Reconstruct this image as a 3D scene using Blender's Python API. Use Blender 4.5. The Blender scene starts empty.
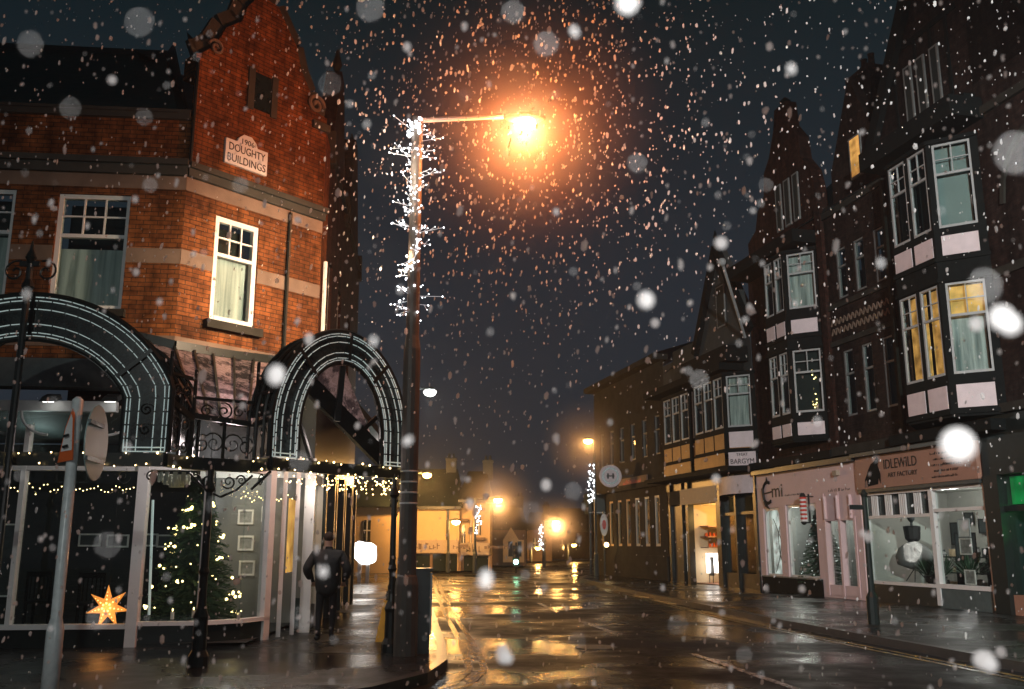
import bpy, bmesh, math, random
from mathutils import Vector, Matrix
rnd = random.Random(7)
sc = bpy.context.scene
col = sc.collection
R = math.radians
# ------------------------------------------------------------------ camera calibration (layout on real planes)
PITCH, F, CH = R(12.1), 930.0, 1.5
def ray(x, y):
    u = (x-512)/F; v = (344.5-y)/F
    return (u, math.cos(PITCH)-v*math.sin(PITCH), math.sin(PITCH)+v*math.cos(PITCH))
def at(x, y, Y):
    r = ray(x, y); t = Y/r[1]
    return Vector((r[0]*t, Y, CH+r[2]*t))
def atd(x, y, d):
    r = Vector(ray(x, y)).normalized()*d
    return Vector((r.x, r.y, r.z+CH))
cam_d = bpy.data.cameras.new('camera'); cam = bpy.data.objects.new('camera', cam_d); col.objects.link(cam)
cam.location = (0, 0, CH); cam.rotation_euler = (R(90)+PITCH, 0, 0)
cam_d.sensor_width = 36; cam_d.lens = F/1024*36; cam_d.clip_end = 900; cam_d.clip_start = .05
cam_d.dof.use_dof = True; cam_d.dof.focus_distance = 17; cam_d.dof.aperture_fstop = 2.8; cam_d.dof.aperture_blades = 0
sc.camera = cam
# ------------------------------------------------------------------ materials
def nn(nt, t, **k):
    n = nt.nodes.new(t)
    for a, b in k.items(): setattr(n, a, b)
    return n
MATS = {}
def base(name):
    m = bpy.data.materials.new(name); m.use_nodes = True
    nt = m.node_tree; b = nt.nodes['Principled BSDF']; MATS[name] = m
    return m, nt, b
def c4(c): return (c[0], c[1], c[2], 1)
def plain(name, c, rough=.6, metal=0, var=.25, scale=6, bump=.0, spec=.5):
    m, nt, b = base(name)
    tc = nn(nt, 'ShaderNodeTexCoord'); no = nn(nt, 'ShaderNodeTexNoise'); no.inputs['Scale'].default_value = scale; no.inputs['Detail'].default_value = 5
    nt.links.new(tc.outputs['Object'], no.inputs['Vector'])
    mx = nn(nt, 'ShaderNodeMix', data_type='RGBA')
    mx.inputs['A'].default_value = c4([v*(1-var) for v in c]); mx.inputs['B'].default_value = c4([min(1, v*(1+var)) for v in c])
    nt.links.new(no.outputs['Fac'], mx.inputs['Factor']); nt.links.new(mx.outputs['Result'], b.inputs['Base Color'])
    b.inputs['Roughness'].default_value = rough; b.inputs['Metallic'].default_value = metal; b.inputs['Specular IOR Level'].default_value = spec
    if bump:
        bp = nn(nt, 'ShaderNodeBump'); bp.inputs['Strength'].default_value = bump; bp.inputs['Distance'].default_value = .02
        nt.links.new(no.outputs['Fac'], bp.inputs['Height']); nt.links.new(bp.outputs['Normal'], b.inputs['Normal'])
    return m
def emis(name, c, s, sample=False):
    m, nt, b = base(name)
    b.inputs['Base Color'].default_value = c4([min(.8, v) for v in c]); b.inputs['Emission Color'].default_value = c4(c); b.inputs['Emission Strength'].default_value = s
    if not sample: m.cycles.emission_sampling = 'NONE'
    return m
def brick(name, c1, c2, mortar, dirt=(.03, .03, .028), dirtamt=.5):
    m, nt, b = base(name)
    uv = nn(nt, 'ShaderNodeUVMap'); br = nn(nt, 'ShaderNodeTexBrick')
    nt.links.new(uv.outputs['UV'], br.inputs['Vector'])
    br.inputs['Scale'].default_value = 1; br.inputs['Brick Width'].default_value = .225; br.inputs['Row Height'].default_value = .075
    br.inputs['Mortar Size'].default_value = .007; br.inputs['Mortar Smooth'].default_value = .3; br.inputs['Bias'].default_value = -.2
    br.inputs['Color1'].default_value = c4(c1); br.inputs['Color2'].default_value = c4(c2); br.inputs['Mortar'].default_value = c4(mortar)
    no = nn(nt, 'ShaderNodeTexNoise'); no.inputs['Scale'].default_value = .9; no.inputs['Detail'].default_value = 8; no.inputs['Roughness'].default_value = .65
    nt.links.new(uv.outputs['UV'], no.inputs['Vector'])
    rp = nn(nt, 'ShaderNodeMapRange'); rp.inputs['From Min'].default_value = .45; rp.inputs['From Max'].default_value = .75; rp.inputs['To Max'].default_value = dirtamt
    nt.links.new(no.outputs['Fac'], rp.inputs['Value'])
    mx = nn(nt, 'ShaderNodeMix', data_type='RGBA'); mx.inputs['B'].default_value = c4(dirt)
    nt.links.new(rp.outputs['Result'], mx.inputs['Factor']); nt.links.new(br.outputs['Color'], mx.inputs['A'])
    mp = nn(nt, 'ShaderNodeMapping'); mp.inputs['Scale'].default_value = (2.6, .35, 1); ns = nn(nt, 'ShaderNodeTexNoise'); ns.inputs['Scale'].default_value = 1; ns.inputs['Detail'].default_value = 7; ns.inputs['Roughness'].default_value = .7
    nt.links.new(uv.outputs['UV'], mp.inputs['Vector']); nt.links.new(mp.outputs[0], ns.inputs['Vector'])
    ms = nn(nt, 'ShaderNodeMapRange'); ms.inputs['From Min'].default_value = .35; ms.inputs['From Max'].default_value = .65; ms.inputs['To Min'].default_value = .42; ms.inputs['To Max'].default_value = 1.2; nt.links.new(ns.outputs['Fac'], ms.inputs['Value'])
    n5 = nn(nt, 'ShaderNodeTexNoise'); n5.inputs['Scale'].default_value = 7; n5.inputs['Detail'].default_value = 3; nt.links.new(uv.outputs['UV'], n5.inputs['Vector'])
    m5 = nn(nt, 'ShaderNodeMapRange'); m5.inputs['From Min'].default_value = .3; m5.inputs['From Max'].default_value = .7; m5.inputs['To Min'].default_value = .6; m5.inputs['To Max'].default_value = 1.35; nt.links.new(n5.outputs['Fac'], m5.inputs['Value'])
    mm_ = nn(nt, 'ShaderNodeMath', operation='MULTIPLY'); nt.links.new(ms.outputs['Result'], mm_.inputs[0]); nt.links.new(m5.outputs['Result'], mm_.inputs[1])
    vm = nn(nt, 'ShaderNodeVectorMath', operation='SCALE'); nt.links.new(mx.outputs['Result'], vm.inputs[0]); nt.links.new(mm_.outputs[0], vm.inputs['Scale'])
    nt.links.new(vm.outputs[0], b.inputs['Base Color'])
    b.inputs['Roughness'].default_value = .8; b.inputs['Specular IOR Level'].default_value = .12
    bp = nn(nt, 'ShaderNodeBump'); bp.inputs['Strength'].default_value = .6; bp.inputs['Distance'].default_value = .012
    inv = nn(nt, 'ShaderNodeMath', operation='SUBTRACT'); inv.inputs[0].default_value = 1
    nt.links.new(br.outputs['Fac'], inv.inputs[1]); nt.links.new(inv.outputs[0], bp.inputs['Height']); nt.links.new(bp.outputs['Normal'], b.inputs['Normal'])
    return m
def glass(name, tint=(.85, .95, .92), refl=.10, rough=.02):
    m, nt, b = base(name); nt.nodes.remove(b)
    out = nt.nodes['Material Output']; t = nn(nt, 'ShaderNodeBsdfTransparent'); g = nn(nt, 'ShaderNodeBsdfGlossy'); mx = nn(nt, 'ShaderNodeMixShader')
    t.inputs['Color'].default_value = c4(tint); g.inputs['Roughness'].default_value = rough
    fr = nn(nt, 'ShaderNodeLayerWeight'); pw = nn(nt, 'ShaderNodeMath', operation='POWER'); pw.inputs[1].default_value = 5; nt.links.new(fr.outputs['Facing'], pw.inputs[0])
    ad = nn(nt, 'ShaderNodeMath', operation='ADD'); ad.use_clamp = True; ad.inputs[1].default_value = refl*.5
    nt.links.new(pw.outputs[0], ad.inputs[0]); nt.links.new(ad.outputs[0], mx.inputs['Fac'])
    nt.links.new(t.outputs[0], mx.inputs[1]); nt.links.new(g.outputs[0], mx.inputs[2]); nt.links.new(mx.outputs[0], out.inputs['Surface'])
    return m
def wet(name, c, slab=False):
    m, nt, b = base(name)
    tc = nn(nt, 'ShaderNodeTexCoord')
    n1 = nn(nt, 'ShaderNodeTexNoise'); n1.inputs['Scale'].default_value = .35; n1.inputs['Detail'].default_value = 6; n1.inputs['Roughness'].default_value = .6
    n2 = nn(nt, 'ShaderNodeTexNoise'); n2.inputs['Scale'].default_value = 38 if slab else 26; n2.inputs['Detail'].default_value = 6; n2.inputs['Roughness'].default_value = .7
    n3 = nn(nt, 'ShaderNodeTexVoronoi'); n3.inputs['Scale'].default_value = 70
    for n in (n1, n2, n3): nt.links.new(tc.outputs['Object'], n.inputs['Vector'])
    mr = nn(nt, 'ShaderNodeMapRange'); mr.inputs['From Min'].default_value = .42; mr.inputs['From Max'].default_value = .6
    mr.inputs['To Min'].default_value = .13; mr.inputs['To Max'].default_value = .62 if not slab else .42
    nt.links.new(n1.outputs['Fac'], mr.inputs['Value']); nt.links.new(mr.outputs['Result'], b.inputs['Roughness'])
    mx = nn(nt, 'ShaderNodeMix', data_type='RGBA'); mx.inputs['A'].default_value = c4([v*.5 for v in c]); mx.inputs['B'].default_value = c4([v*1.6 for v in c])
    nt.links.new(n2.outputs['Fac'], mx.inputs['Factor'])
    src = mx.outputs['Result']
    if slab:
        br = nn(nt, 'ShaderNodeTexBrick'); br.inputs['Scale'].default_value = 1; br.inputs['Brick Width'].default_value = .6; br.inputs['Row Height'].default_value = .45
        br.inputs['Mortar Size'].default_value = .012; br.inputs['Color1'].default_value = (1, 1, 1, 1); br.inputs['Color2'].default_value = (.7, .7, .7, 1); br.inputs['Mortar'].default_value = (.15, .15, .15, 1)
        mp = nn(nt, 'ShaderNodeMapping'); mp.inputs['Rotation'].default_value = (0, 0, R(5.5)); nt.links.new(tc.outputs['Object'], mp.inputs['Vector']); nt.links.new(mp.outputs[0], br.inputs['Vector'])
        ml = nn(nt, 'ShaderNodeMix', data_type='RGBA', blend_type='MULTIPLY'); ml.inputs['Factor'].default_value = 1
        nt.links.new(src, ml.inputs['A']); nt.links.new(br.outputs['Color'], ml.inputs['B']); src = ml.outputs['Result']
    nt.links.new(src, b.inputs['Base Color'])
    mul = nn(nt, 'ShaderNodeMath', operation='MULTIPLY'); nt.links.new(n2.outputs['Fac'], mul.inputs[0])
    mr2 = nn(nt, 'ShaderNodeMapRange'); mr2.inputs['From Min'].default_value = .40; mr2.inputs['From Max'].default_value = .58; mr2.inputs['To Min'].default_value = .25; mr2.inputs['To Max'].default_value = 1.
    nt.links.new(n1.outputs['Fac'], mr2.inputs['Value']); nt.links.new(mr2.outputs['Result'], mul.inputs[1])
    bp = nn(nt, 'ShaderNodeBump'); bp.inputs['Strength'].default_value = .7; bp.inputs['Distance'].default_value = .012
    nt.links.new(mul.outputs[0], bp.inputs['Height']); nt.links.new(bp.outputs['Normal'], b.inputs['Normal'])
    b.inputs['IOR'].default_value = 1.4; b.inputs['Specular IOR Level'].default_value = .45
    return m
def worn(name, c, under=(.03, .03, .03)):
    m, nt, b = base(name)
    tc = nn(nt, 'ShaderNodeTexCoord'); no = nn(nt, 'ShaderNodeTexNoise'); no.inputs['Scale'].default_value = 9; no.inputs['Detail'].default_value = 6
    nt.links.new(tc.outputs['Object'], no.inputs['Vector'])
    mr = nn(nt, 'ShaderNodeMapRange'); mr.inputs['From Min'].default_value = .42; mr.inputs['From Max'].default_value = .6
    nt.links.new(no.outputs['Fac'], mr.inputs['Value'])
    mx = nn(nt, 'ShaderNodeMix', data_type='RGBA'); mx.inputs['A'].default_value = c4(under); mx.inputs['B'].default_value = c4(c)
    nt.links.new(mr.outputs['Result'], mx.inputs['Factor']); nt.links.new(mx.outputs['Result'], b.inputs['Base Color']); b.inputs['Roughness'].default_value = .25
    return m
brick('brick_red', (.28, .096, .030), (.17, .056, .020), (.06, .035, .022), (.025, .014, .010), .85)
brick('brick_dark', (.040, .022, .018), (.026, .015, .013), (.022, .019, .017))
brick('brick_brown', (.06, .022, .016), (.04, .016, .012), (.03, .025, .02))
plain('stone_band', (.19, .13, .095), .8, var=.5, scale=3, bump=.4)
plain('stone_moss', (.05, .05, .042), .85, var=.7, scale=2.5, bump=.5)
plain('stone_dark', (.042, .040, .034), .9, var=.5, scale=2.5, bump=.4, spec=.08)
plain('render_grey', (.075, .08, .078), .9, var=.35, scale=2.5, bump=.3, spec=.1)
plain('render_ochre', (.62, .45, .26), .8, var=.12, scale=1.5)
plain('render_brown', (.20, .13, .09), .8, var=.3, scale=1.5)
plain('pink_render', (.78, .57, .57), .6, var=.10, scale=1.3, bump=.1)
plain('white_panel', (.78, .67, .69), .6, var=.16, scale=5, bump=.1)
plain('white_paint', (.80, .78, .76), .4, var=.06, scale=8)
plain('grey_frame', (.42, .44, .44), .45, var=.2, scale=8)
plain('dim_frame', (.20, .21, .205), .5, var=.3, scale=8)
plain('black_paint', (.012, .017, .016), .35, var=.4)
plain('black_timber', (.009, .011, .011), .8, var=.5, spec=.12)
plain('teal_paint', (.014, .03, .03), .35, var=.3)
plain('slate', (.022, .032, .032), .5, var=.5, scale=5, bump=.5)
plain('steel', (.33, .35, .35), .32, .85, var=.2, scale=14)
plain('grey_metal', (.10, .115, .115), .35, .5, var=.3, scale=10)
plain('post_grey', (.12, .10, .085), .45, var=.35, scale=5, bump=.1)
plain('pole_silver', (.62, .65, .65), .3, 0, var=.3, scale=16)
plain('plate_grey', (.30, .42, .42), .45, var=.12, scale=5)
plain('lead', (.05, .06, .06), .5, .3, var=.4)
plain('wood_fascia', (.42, .23, .17), .6, var=.12, scale=3)
plain('cream_fascia', (.42, .34, .26), .6, var=.12)
plain('amber_panel', (.50, .25, .08), .55, var=.3, scale=3)
plain('room_dark', (.018, .024, .023), .8, var=.4, scale=2)
plain('room_grey', (.20, .205, .20), .8, var=.1, scale=2)
plain('room_light', (.52, .51, .46), .8, var=.1, scale=2)
plain('room_cream', (.75, .6, .38), .8, var=.1, scale=2)
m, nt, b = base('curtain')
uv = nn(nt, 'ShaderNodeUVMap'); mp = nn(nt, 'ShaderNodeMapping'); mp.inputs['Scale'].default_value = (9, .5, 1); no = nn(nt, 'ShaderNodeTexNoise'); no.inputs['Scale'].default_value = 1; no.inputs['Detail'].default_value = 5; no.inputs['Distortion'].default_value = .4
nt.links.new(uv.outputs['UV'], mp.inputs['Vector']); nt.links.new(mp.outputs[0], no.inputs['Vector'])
mx = nn(nt, 'ShaderNodeMix', data_type='RGBA'); mx.inputs['A'].default_value = (.26, .29, .28, 1); mx.inputs['B'].default_value = (.80, .80, .77, 1); mr = nn(nt, 'ShaderNodeMapRange'); mr.inputs['From Min'].default_value = .32; mr.inputs['From Max'].default_value = .62  # shading of the curtain folds drawn as vertical streaks in the colour
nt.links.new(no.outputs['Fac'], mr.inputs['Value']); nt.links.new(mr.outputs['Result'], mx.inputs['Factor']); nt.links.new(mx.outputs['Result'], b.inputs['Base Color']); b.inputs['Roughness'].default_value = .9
plain('blind', (.36, .41, .40), .8, var=.12, scale=2)
plain('dark_pane', (.012, .02, .02), .08, var=.4)
plain('needles', (.028, .075, .035), .7, var=.5, scale=8)
plain('bark', (.09, .06, .04), .9)
plain('coat', (.014, .016, .018), .7, var=.4, scale=9, bump=1.)
plain('trousers', (.010, .011, .014), .9)
plain('skin', (.45, .27, .2), .55, var=.08)
plain('hair', (.03, .02, .014), .8)
plain('photo_art', (.28, .28, .27), .5, var=.9, scale=9)
plain('picture_dark', (.05, .06, .06), .5, var=.9, scale=6)
plain('red_paint', (.62, .05, .03), .4)
plain('orange_red', (.75, .14, .03), .4)
plain('yellow_grit', (.65, .42, .03), .5)
plain('ink', (.012, .012, .012), .6)
plain('faded_ink', (.14, .10, .09), .6)
plain('litter', (.75, .73, .7), .5)
plain('brick_riser', (.40, .2, .13), .7, var=.3, scale=7)
plain('tile_riser', (.09, .12, .12), .3, var=.4, scale=7)
plain('kerb_stone', (.05, .05, .048), .35, var=.4, scale=5, bump=.3)
wet('wet_asphalt', (.011, .013, .014)); wet('wet_paving', (.019, .021, .021), True)
worn('line_yellow', (.38, .27, .08)); worn('line_white', (.62, .6, .56))
glass('shop_glass', (.93, .97, .96), refl=.09); glass('window_glass', (.86, .92, .91), .08, .03)
plain('pink_glow_frame', (.6, .42, .4), .5)
emis('lamp_orange', (1, .6, .25), 260)
emis('lamp_far', (1, .50, .12), 45)
emis('lamp_white', (1, .97, .9), 6)
emis('led_white', (.9, .95, 1), 7)
emis('led_twig', (.85, .92, 1), .45)
emis('led_warm', (1, .70, .30), 10)
emis('tree_warm', (1, .72, .28), 7)
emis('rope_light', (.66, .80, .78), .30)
emis('star_paper', (1, .33, .06), 1.3)
emis('star_glow', (1, .62, .2), 3.)
emis('warm_room', (1, .48, .12), .55)
emis('amber_room', (1, .52, .12), .5)
emis('white_shop', (1, .93, .85), 5)
emis('yellow_shop', (1, .68, .28), 1.7)
emis('green_light', (.1, 1, .2), 1.4)
emis('green_dim', (.01, .35, .08), .35)
emis('traffic_green', (.35, 1, .6), 18)
emis('glow_blind', (.92, 1, .93), .55)
emis('window_white', (.85, 1, .95), .9)
for nm in ('warm_room', 'amber_room', 'star_paper', 'green_dim', 'white_shop', 'glow_blind'):
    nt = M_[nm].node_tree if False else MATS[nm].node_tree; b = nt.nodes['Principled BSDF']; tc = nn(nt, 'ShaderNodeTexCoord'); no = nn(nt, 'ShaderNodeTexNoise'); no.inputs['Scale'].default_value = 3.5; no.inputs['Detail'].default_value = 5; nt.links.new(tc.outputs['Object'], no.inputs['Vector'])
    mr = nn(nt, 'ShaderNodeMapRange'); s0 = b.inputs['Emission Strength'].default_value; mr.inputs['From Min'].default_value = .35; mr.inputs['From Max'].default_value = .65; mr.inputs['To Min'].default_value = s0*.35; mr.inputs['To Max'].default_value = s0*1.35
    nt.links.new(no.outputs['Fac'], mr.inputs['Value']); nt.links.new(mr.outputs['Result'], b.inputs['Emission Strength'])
# patterned star paper, canopy glass, diaper, snow
def canopy_glass(name, a, b2, thr):
    m, nt, b = base(name); nt.nodes.remove(b); out = nt.nodes['Material Output']
    tc = nn(nt, 'ShaderNodeTexCoord'); no = nn(nt, 'ShaderNodeTexNoise'); no.inputs['Scale'].default_value = 3.2; no.inputs['Detail'].default_value = 7; no.inputs['Roughness'].default_value = .7
    nt.links.new(tc.outputs['Object'], no.inputs['Vector'])
    mr = nn(nt, 'ShaderNodeMapRange'); mr.inputs['From Min'].default_value = thr-.05; mr.inputs['From Max'].default_value = thr+.05
    nt.links.new(no.outputs['Fac'], mr.inputs['Value'])
    mx = nn(nt, 'ShaderNodeMix', data_type='RGBA'); mx.inputs['A'].default_value = c4(a); mx.inputs['B'].default_value = c4(b2); nt.links.new(mr.outputs['Result'], mx.inputs['Factor'])
    n2 = nn(nt, 'ShaderNodeTexNoise'); n2.inputs['Scale'].default_value = 30; n2.inputs['Detail'].default_value = 4; nt.links.new(tc.outputs['Object'], n2.inputs['Vector'])
    m2 = nn(nt, 'ShaderNodeMix', data_type='RGBA', blend_type='MULTIPLY'); m2.inputs['Factor'].default_value = .8
    nt.links.new(mx.outputs['Result'], m2.inputs['A']); nt.links.new(n2.outputs['Fac'], m2.inputs['B'])
    d = nn(nt, 'ShaderNodeBsdfDiffuse'); t = nn(nt, 'ShaderNodeBsdfTranslucent'); s = nn(nt, 'ShaderNodeMixShader'); s.inputs['Fac'].default_value = .5
    nt.links.new(m2.outputs['Result'], d.inputs['Color']); nt.links.new(m2.outputs['Result'], t.inputs['Color']); nt.links.new(d.outputs[0], s.inputs[1]); nt.links.new(t.outputs[0], s.inputs[2])
    g = nn(nt, 'ShaderNodeBsdfGlossy'); g.inputs['Roughness'].default_value = .25; s2 = nn(nt, 'ShaderNodeMixShader'); s2.inputs['Fac'].default_value = .06
    nt.links.new(s.outputs[0], s2.inputs[1]); nt.links.new(g.outputs[0], s2.inputs[2]); nt.links.new(s2.outputs[0], out.inputs['Surface'])
canopy_glass('canopy_pink', (.75, .55, .54), (.16, .12, .13), .53)
canopy_glass('canopy_dirty', (.50, .40, .41), (.05, .05, .055), .47)
canopy_glass('vault_glass', (.05, .075, .075), (.02, .028, .028), .5)
m, nt, b = base('snow'); nt.nodes.remove(b); out = nt.nodes['Material Output']
d = nn(nt, 'ShaderNodeBsdfDiffuse'); t = nn(nt, 'ShaderNodeBsdfTranslucent'); s = nn(nt, 'ShaderNodeMixShader'); s.inputs['Fac'].default_value = .65
d.inputs['Color'].default_value = (.95, .95, .95, 1); t.inputs['Color'].default_value = (.95, .95, .95, 1)
nt.links.new(d.outputs[0], s.inputs[1]); nt.links.new(t.outputs[0], s.inputs[2])
tp = nn(nt, 'ShaderNodeBsdfTransparent'); s3 = nn(nt, 'ShaderNodeMixShader'); s3.inputs['Fac'].default_value = .55; nt.links.new(tp.outputs[0], s3.inputs[1]); nt.links.new(s.outputs[0], s3.inputs[2]); nt.links.new(s3.outputs[0], out.inputs['Surface'])
M = MATS
# ------------------------------------------------------------------ mesh builder
class Fr:
    """frame on the ground: u along d, w outwards (towards the street), z up"""
    def __init__(s, o, d):
        s.o = Vector((o[0], o[1], 0)); s.d = Vector((d[0], d[1], 0)).normalized(); n = Vector((s.d.y, -s.d.x, 0))
        if n.dot(-s.o) < 0: n = -n
        s.n = n
    def p(s, u, w, z): return s.o + s.d*u + s.n*w + Vector((0, 0, z))
    def hit(s, x, y, w=0):
        r = Vector(ray(x, y)); o = s.o + s.n*w; t = o.dot(s.n)/Vector((r.x, r.y, 0)).dot(s.n); q = r*t
        return ((q-o).dot(s.d), q.z+CH)
def un(a): return (math.sin(R(a)), math.cos(R(a)))
SPLIT = {'timber', 'oriel_moulding', 'transom_slat', 'transom_slot', 'finial', 'stone_course', 'cornice', 'window_sill', 'pilaster', 'curved_bracket', 'metal_band', 'scrollwork', 'drainpipe', 'panel', 'plate_rail', 'gable_scroll', 'beam', 'post', 'vault_rib', 'canopy_rib', 'edge_beam', 'neon_edge', 'green_panel', 'edge_light', 'ear_and_nose', 'shoes', 'canopy_glazing', 'moulding', 'leg', 'zigzag_brickwork'}
class MB:
    def __init__(s): s.v = []; s.f = []; s.m = []; s.mi = 0
    def face(s, pts):
        b = len(s.v); s.v += [Vector(p) for p in pts]; s.f.append(tuple(range(b, b+len(pts)))); s.m.append(s.mi); return s
    def mesh(s, vs, fs):
        b = len(s.v); s.v += [Vector(p) for p in vs]
        for f in fs: s.f.append(tuple(i+b for i in f)); s.m.append(s.mi)
        return s
    def box(s, fr, u0, u1, w0, w1, z0, z1):
        c = [fr.p(u, w, z) for z in (z0, z1) for u, w in ((u0, w0), (u1, w0), (u1, w1), (u0, w1))]
        return s.mesh(c, [(0, 1, 2, 3), (4, 5, 6, 7), (0, 1, 5, 4), (1, 2, 6, 5), (2, 3, 7, 6), (3, 0, 4, 7)])
    def beam(s, a, b, wd, h, up=Vector((0, 0, 1))):
        a = Vector(a); b = Vector(b); t = (b-a).normalized(); sd = t.cross(up)
        sd = sd.normalized() if sd.length > 1e-4 else Vector((1, 0, 0)); u = sd.cross(t).normalized()
        c = [q+sd*i*wd/2+u*j*h/2 for q in (a, b) for i, j in ((-1, -1), (1, -1), (1, 1), (-1, 1))]
        return s.mesh(c, [(0, 1, 2, 3), (4, 5, 6, 7), (0, 1, 5, 4), (1, 2, 6, 5), (2, 3, 7, 6), (3, 0, 4, 7)])
    def tube(s, pts, r, n=6, closed=False, caps=True):
        pts = [Vector(p) for p in pts]; k = len(pts); rs = r if isinstance(r, (list, tuple)) else [r]*k; b = len(s.v)
        up0 = None
        for i, p in enumerate(pts):
            t = (pts[min(i+1, k-1)]-pts[max(i-1, 0)])
            if t.length < 1e-9: t = Vector((0, 0, 1))
            t.normalize()
            if up0 is None: up0 = t.orthogonal().normalized()
            a = up0 - t*up0.dot(t); a = a.normalized() if a.length > 1e-4 else t.orthogonal().normalized(); up0 = a; c = t.cross(a)
            for j in range(n):
                an = 2*math.pi*j/n; s.v.append(p+(a*math.cos(an)+c*math.sin(an))*rs[i])
        for i in range(k-1):
            for j in range(n):
                s.f.append((b+i*n+j, b+i*n+(j+1) % n, b+(i+1)*n+(j+1) % n, b+(i+1)*n+j)); s.m.append(s.mi)
        if caps:
            s.f.append(tuple(b+j for j in range(n))); s.m.append(s.mi); s.f.append(tuple(b+(k-1)*n+j for j in range(n))); s.m.append(s.mi)
        return s
    def lathe(s, c, prof, n=12):
        return s.tube([Vector(c)+Vector((0, 0, z)) for r, z in prof], [r for r, z in prof], n)
    def blob(s, c, r, sx=1, sy=1, sz=1, n=6):
        c = Vector(c); vs = []; fs = []; k = max(3, n//2)
        for i in range(1, k):
            ph = math.pi*i/k
            for j in range(n): vs.append(c+Vector((r*sx*math.sin(ph)*math.cos(2*math.pi*j/n), r*sy*math.sin(ph)*math.sin(2*math.pi*j/n), r*sz*math.cos(ph))))
        vs += [c+Vector((0, 0, r*sz)), c-Vector((0, 0, r*sz))]; T = len(vs)-2; B = T+1
        for i in range(k-2):
            for j in range(n): fs.append((i*n+j, i*n+(j+1) % n, (i+1)*n+(j+1) % n, (i+1)*n+j))
        for j in range(n): fs.append((T, j, (j+1) % n)); fs.append((B, (k-2)*n+j, (k-2)*n+(j+1) % n))
        return s.mesh(vs, fs)
    def octa(s, c, r, h, tilt=(0, 0)):
        c = Vector(c); ax = Vector((tilt[0], tilt[1], h))
        v = [c+ax, c-ax, c+Vector((r, 0, 0)), c+Vector((0, r, 0)), c-Vector((r, 0, 0)), c-Vector((0, r, 0))]
        return s.mesh(v, [(0, 2, 3), (0, 3, 4), (0, 4, 5), (0, 5, 2), (1, 3, 2), (1, 4, 3), (1, 5, 4), (1, 2, 5)])
    def wall(s, fr, u0, u1, z0, z1, ops=(), w=0, rev=.14):
        us = sorted({u0, u1, *[o[0] for o in ops], *[o[1] for o in ops]}); zs = sorted({z0, z1, *[o[2] for o in ops], *[o[3] for o in ops]})
        for i in range(len(us)-1):
            for j in range(len(zs)-1):
                a, b, c, d = us[i], us[i+1], zs[j], zs[j+1]; mu, mz = (a+b)/2, (c+d)/2
                if any(o[0] < mu < o[1] and o[2] < mz < o[3] for o in ops): continue
                s.face([fr.p(a, w, c), fr.p(b, w, c), fr.p(b, w, d), fr.p(a, w, d)])
        for (a, b, c, d) in ops:
            for q in (((a, c), (b, c)), ((b, c), (b, d)), ((b, d), (a, d)), ((a, d), (a, c))):
                s.face([fr.p(q[0][0], w, q[0][1]), fr.p(q[1][0], w, q[1][1]), fr.p(q[1][0], w-rev, q[1][1]), fr.p(q[0][0], w-rev, q[0][1])])
        return s
    def build(s, name, mats, parent=None, smooth=False, origin=None):
        if not s.f: return None
        if name in SPLIT and parent is not None:
            par = list(range(len(s.v)))
            def find(a):
                while par[a] != a: par[a] = par[par[a]]; a = par[a]
                return a
            for f in s.f:
                for i in f[1:]: par[find(i)] = find(f[0])
            comp = {}
            for f, k in zip(s.f, s.m): comp.setdefault(find(f[0]), []).append((f, k))
            if 1 < len(comp) <= 90:
                o = None
                for fs in comp.values():
                    mb_ = MB(); ids = {}
                    for f, k in fs:
                        mb_.f.append(tuple(ids.setdefault(i, len(ids)) for i in f)); mb_.m.append(k)
                    mb_.v = [s.v[i] for i in ids]; o = mb_._build(name, mats, parent, smooth, origin)
                return o
        return s._build(name, mats, parent, smooth, origin)
    def _build(s, name, mats, parent=None, smooth=False, origin=None):
        if not isinstance(mats, (list, tuple)): mats = [mats]
        o0 = Vector((0, 0, 0))
        if parent is not None:
            q = parent
            while q is not None: o0 += q.location; q = q.parent
        elif origin is not None: o0 = Vector(origin)
        else:
            lo = Vector([min(v[i] for v in s.v) for i in range(3)]); hi = Vector([max(v[i] for v in s.v) for i in range(3)]); o0 = Vector(((lo.x+hi.x)/2, (lo.y+hi.y)/2, lo.z))
        me = bpy.data.meshes.new(name); me.from_pydata([tuple(v-o0) for v in s.v], [], s.f); me.update()
        if len(s.f) > 1:
            bm = bmesh.new(); bm.from_mesh(me); bmesh.ops.recalc_face_normals(bm, faces=bm.faces); bm.to_mesh(me); bm.free()
        for mt in mats: me.materials.append(M[mt] if isinstance(mt, str) else mt)
        for p, k in zip(me.polygons, s.m): p.material_index = k
        uv = me.uv_layers.new(name='UVMap')
        for p in me.polygons:
            n = p.normal
            if abs(n.z) > .8: f = lambda q: (q.x, q.y)
            else:
                t = Vector((-n.y, n.x, 0)).normalized(); f = lambda q, t=t: (q.dot(t), q.z)
            for li in p.loop_indices: uv.data[li].uv = f(me.vertices[me.loops[li].vertex_index].co + o0)
        if smooth: me.polygons.foreach_set('use_smooth', [True]*len(me.polygons))
        o = bpy.data.objects.new(name, me); col.objects.link(o)
        if parent is not None: o.parent = parent
        else: o.location = o0
        return o
def tag(o, label=None, cat=None, group=None, kind=None):
    if label: o['label'] = label
    if cat: o['category'] = cat
    if group: o['group'] = group
    if kind: o['kind'] = kind
    return o
def thing(name, loc, label, cat, group=None):
    o = bpy.data.objects.new(name, None); col.objects.link(o); o.location = loc; o.empty_display_size = .2
    return tag(o, label, cat, group)
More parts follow.
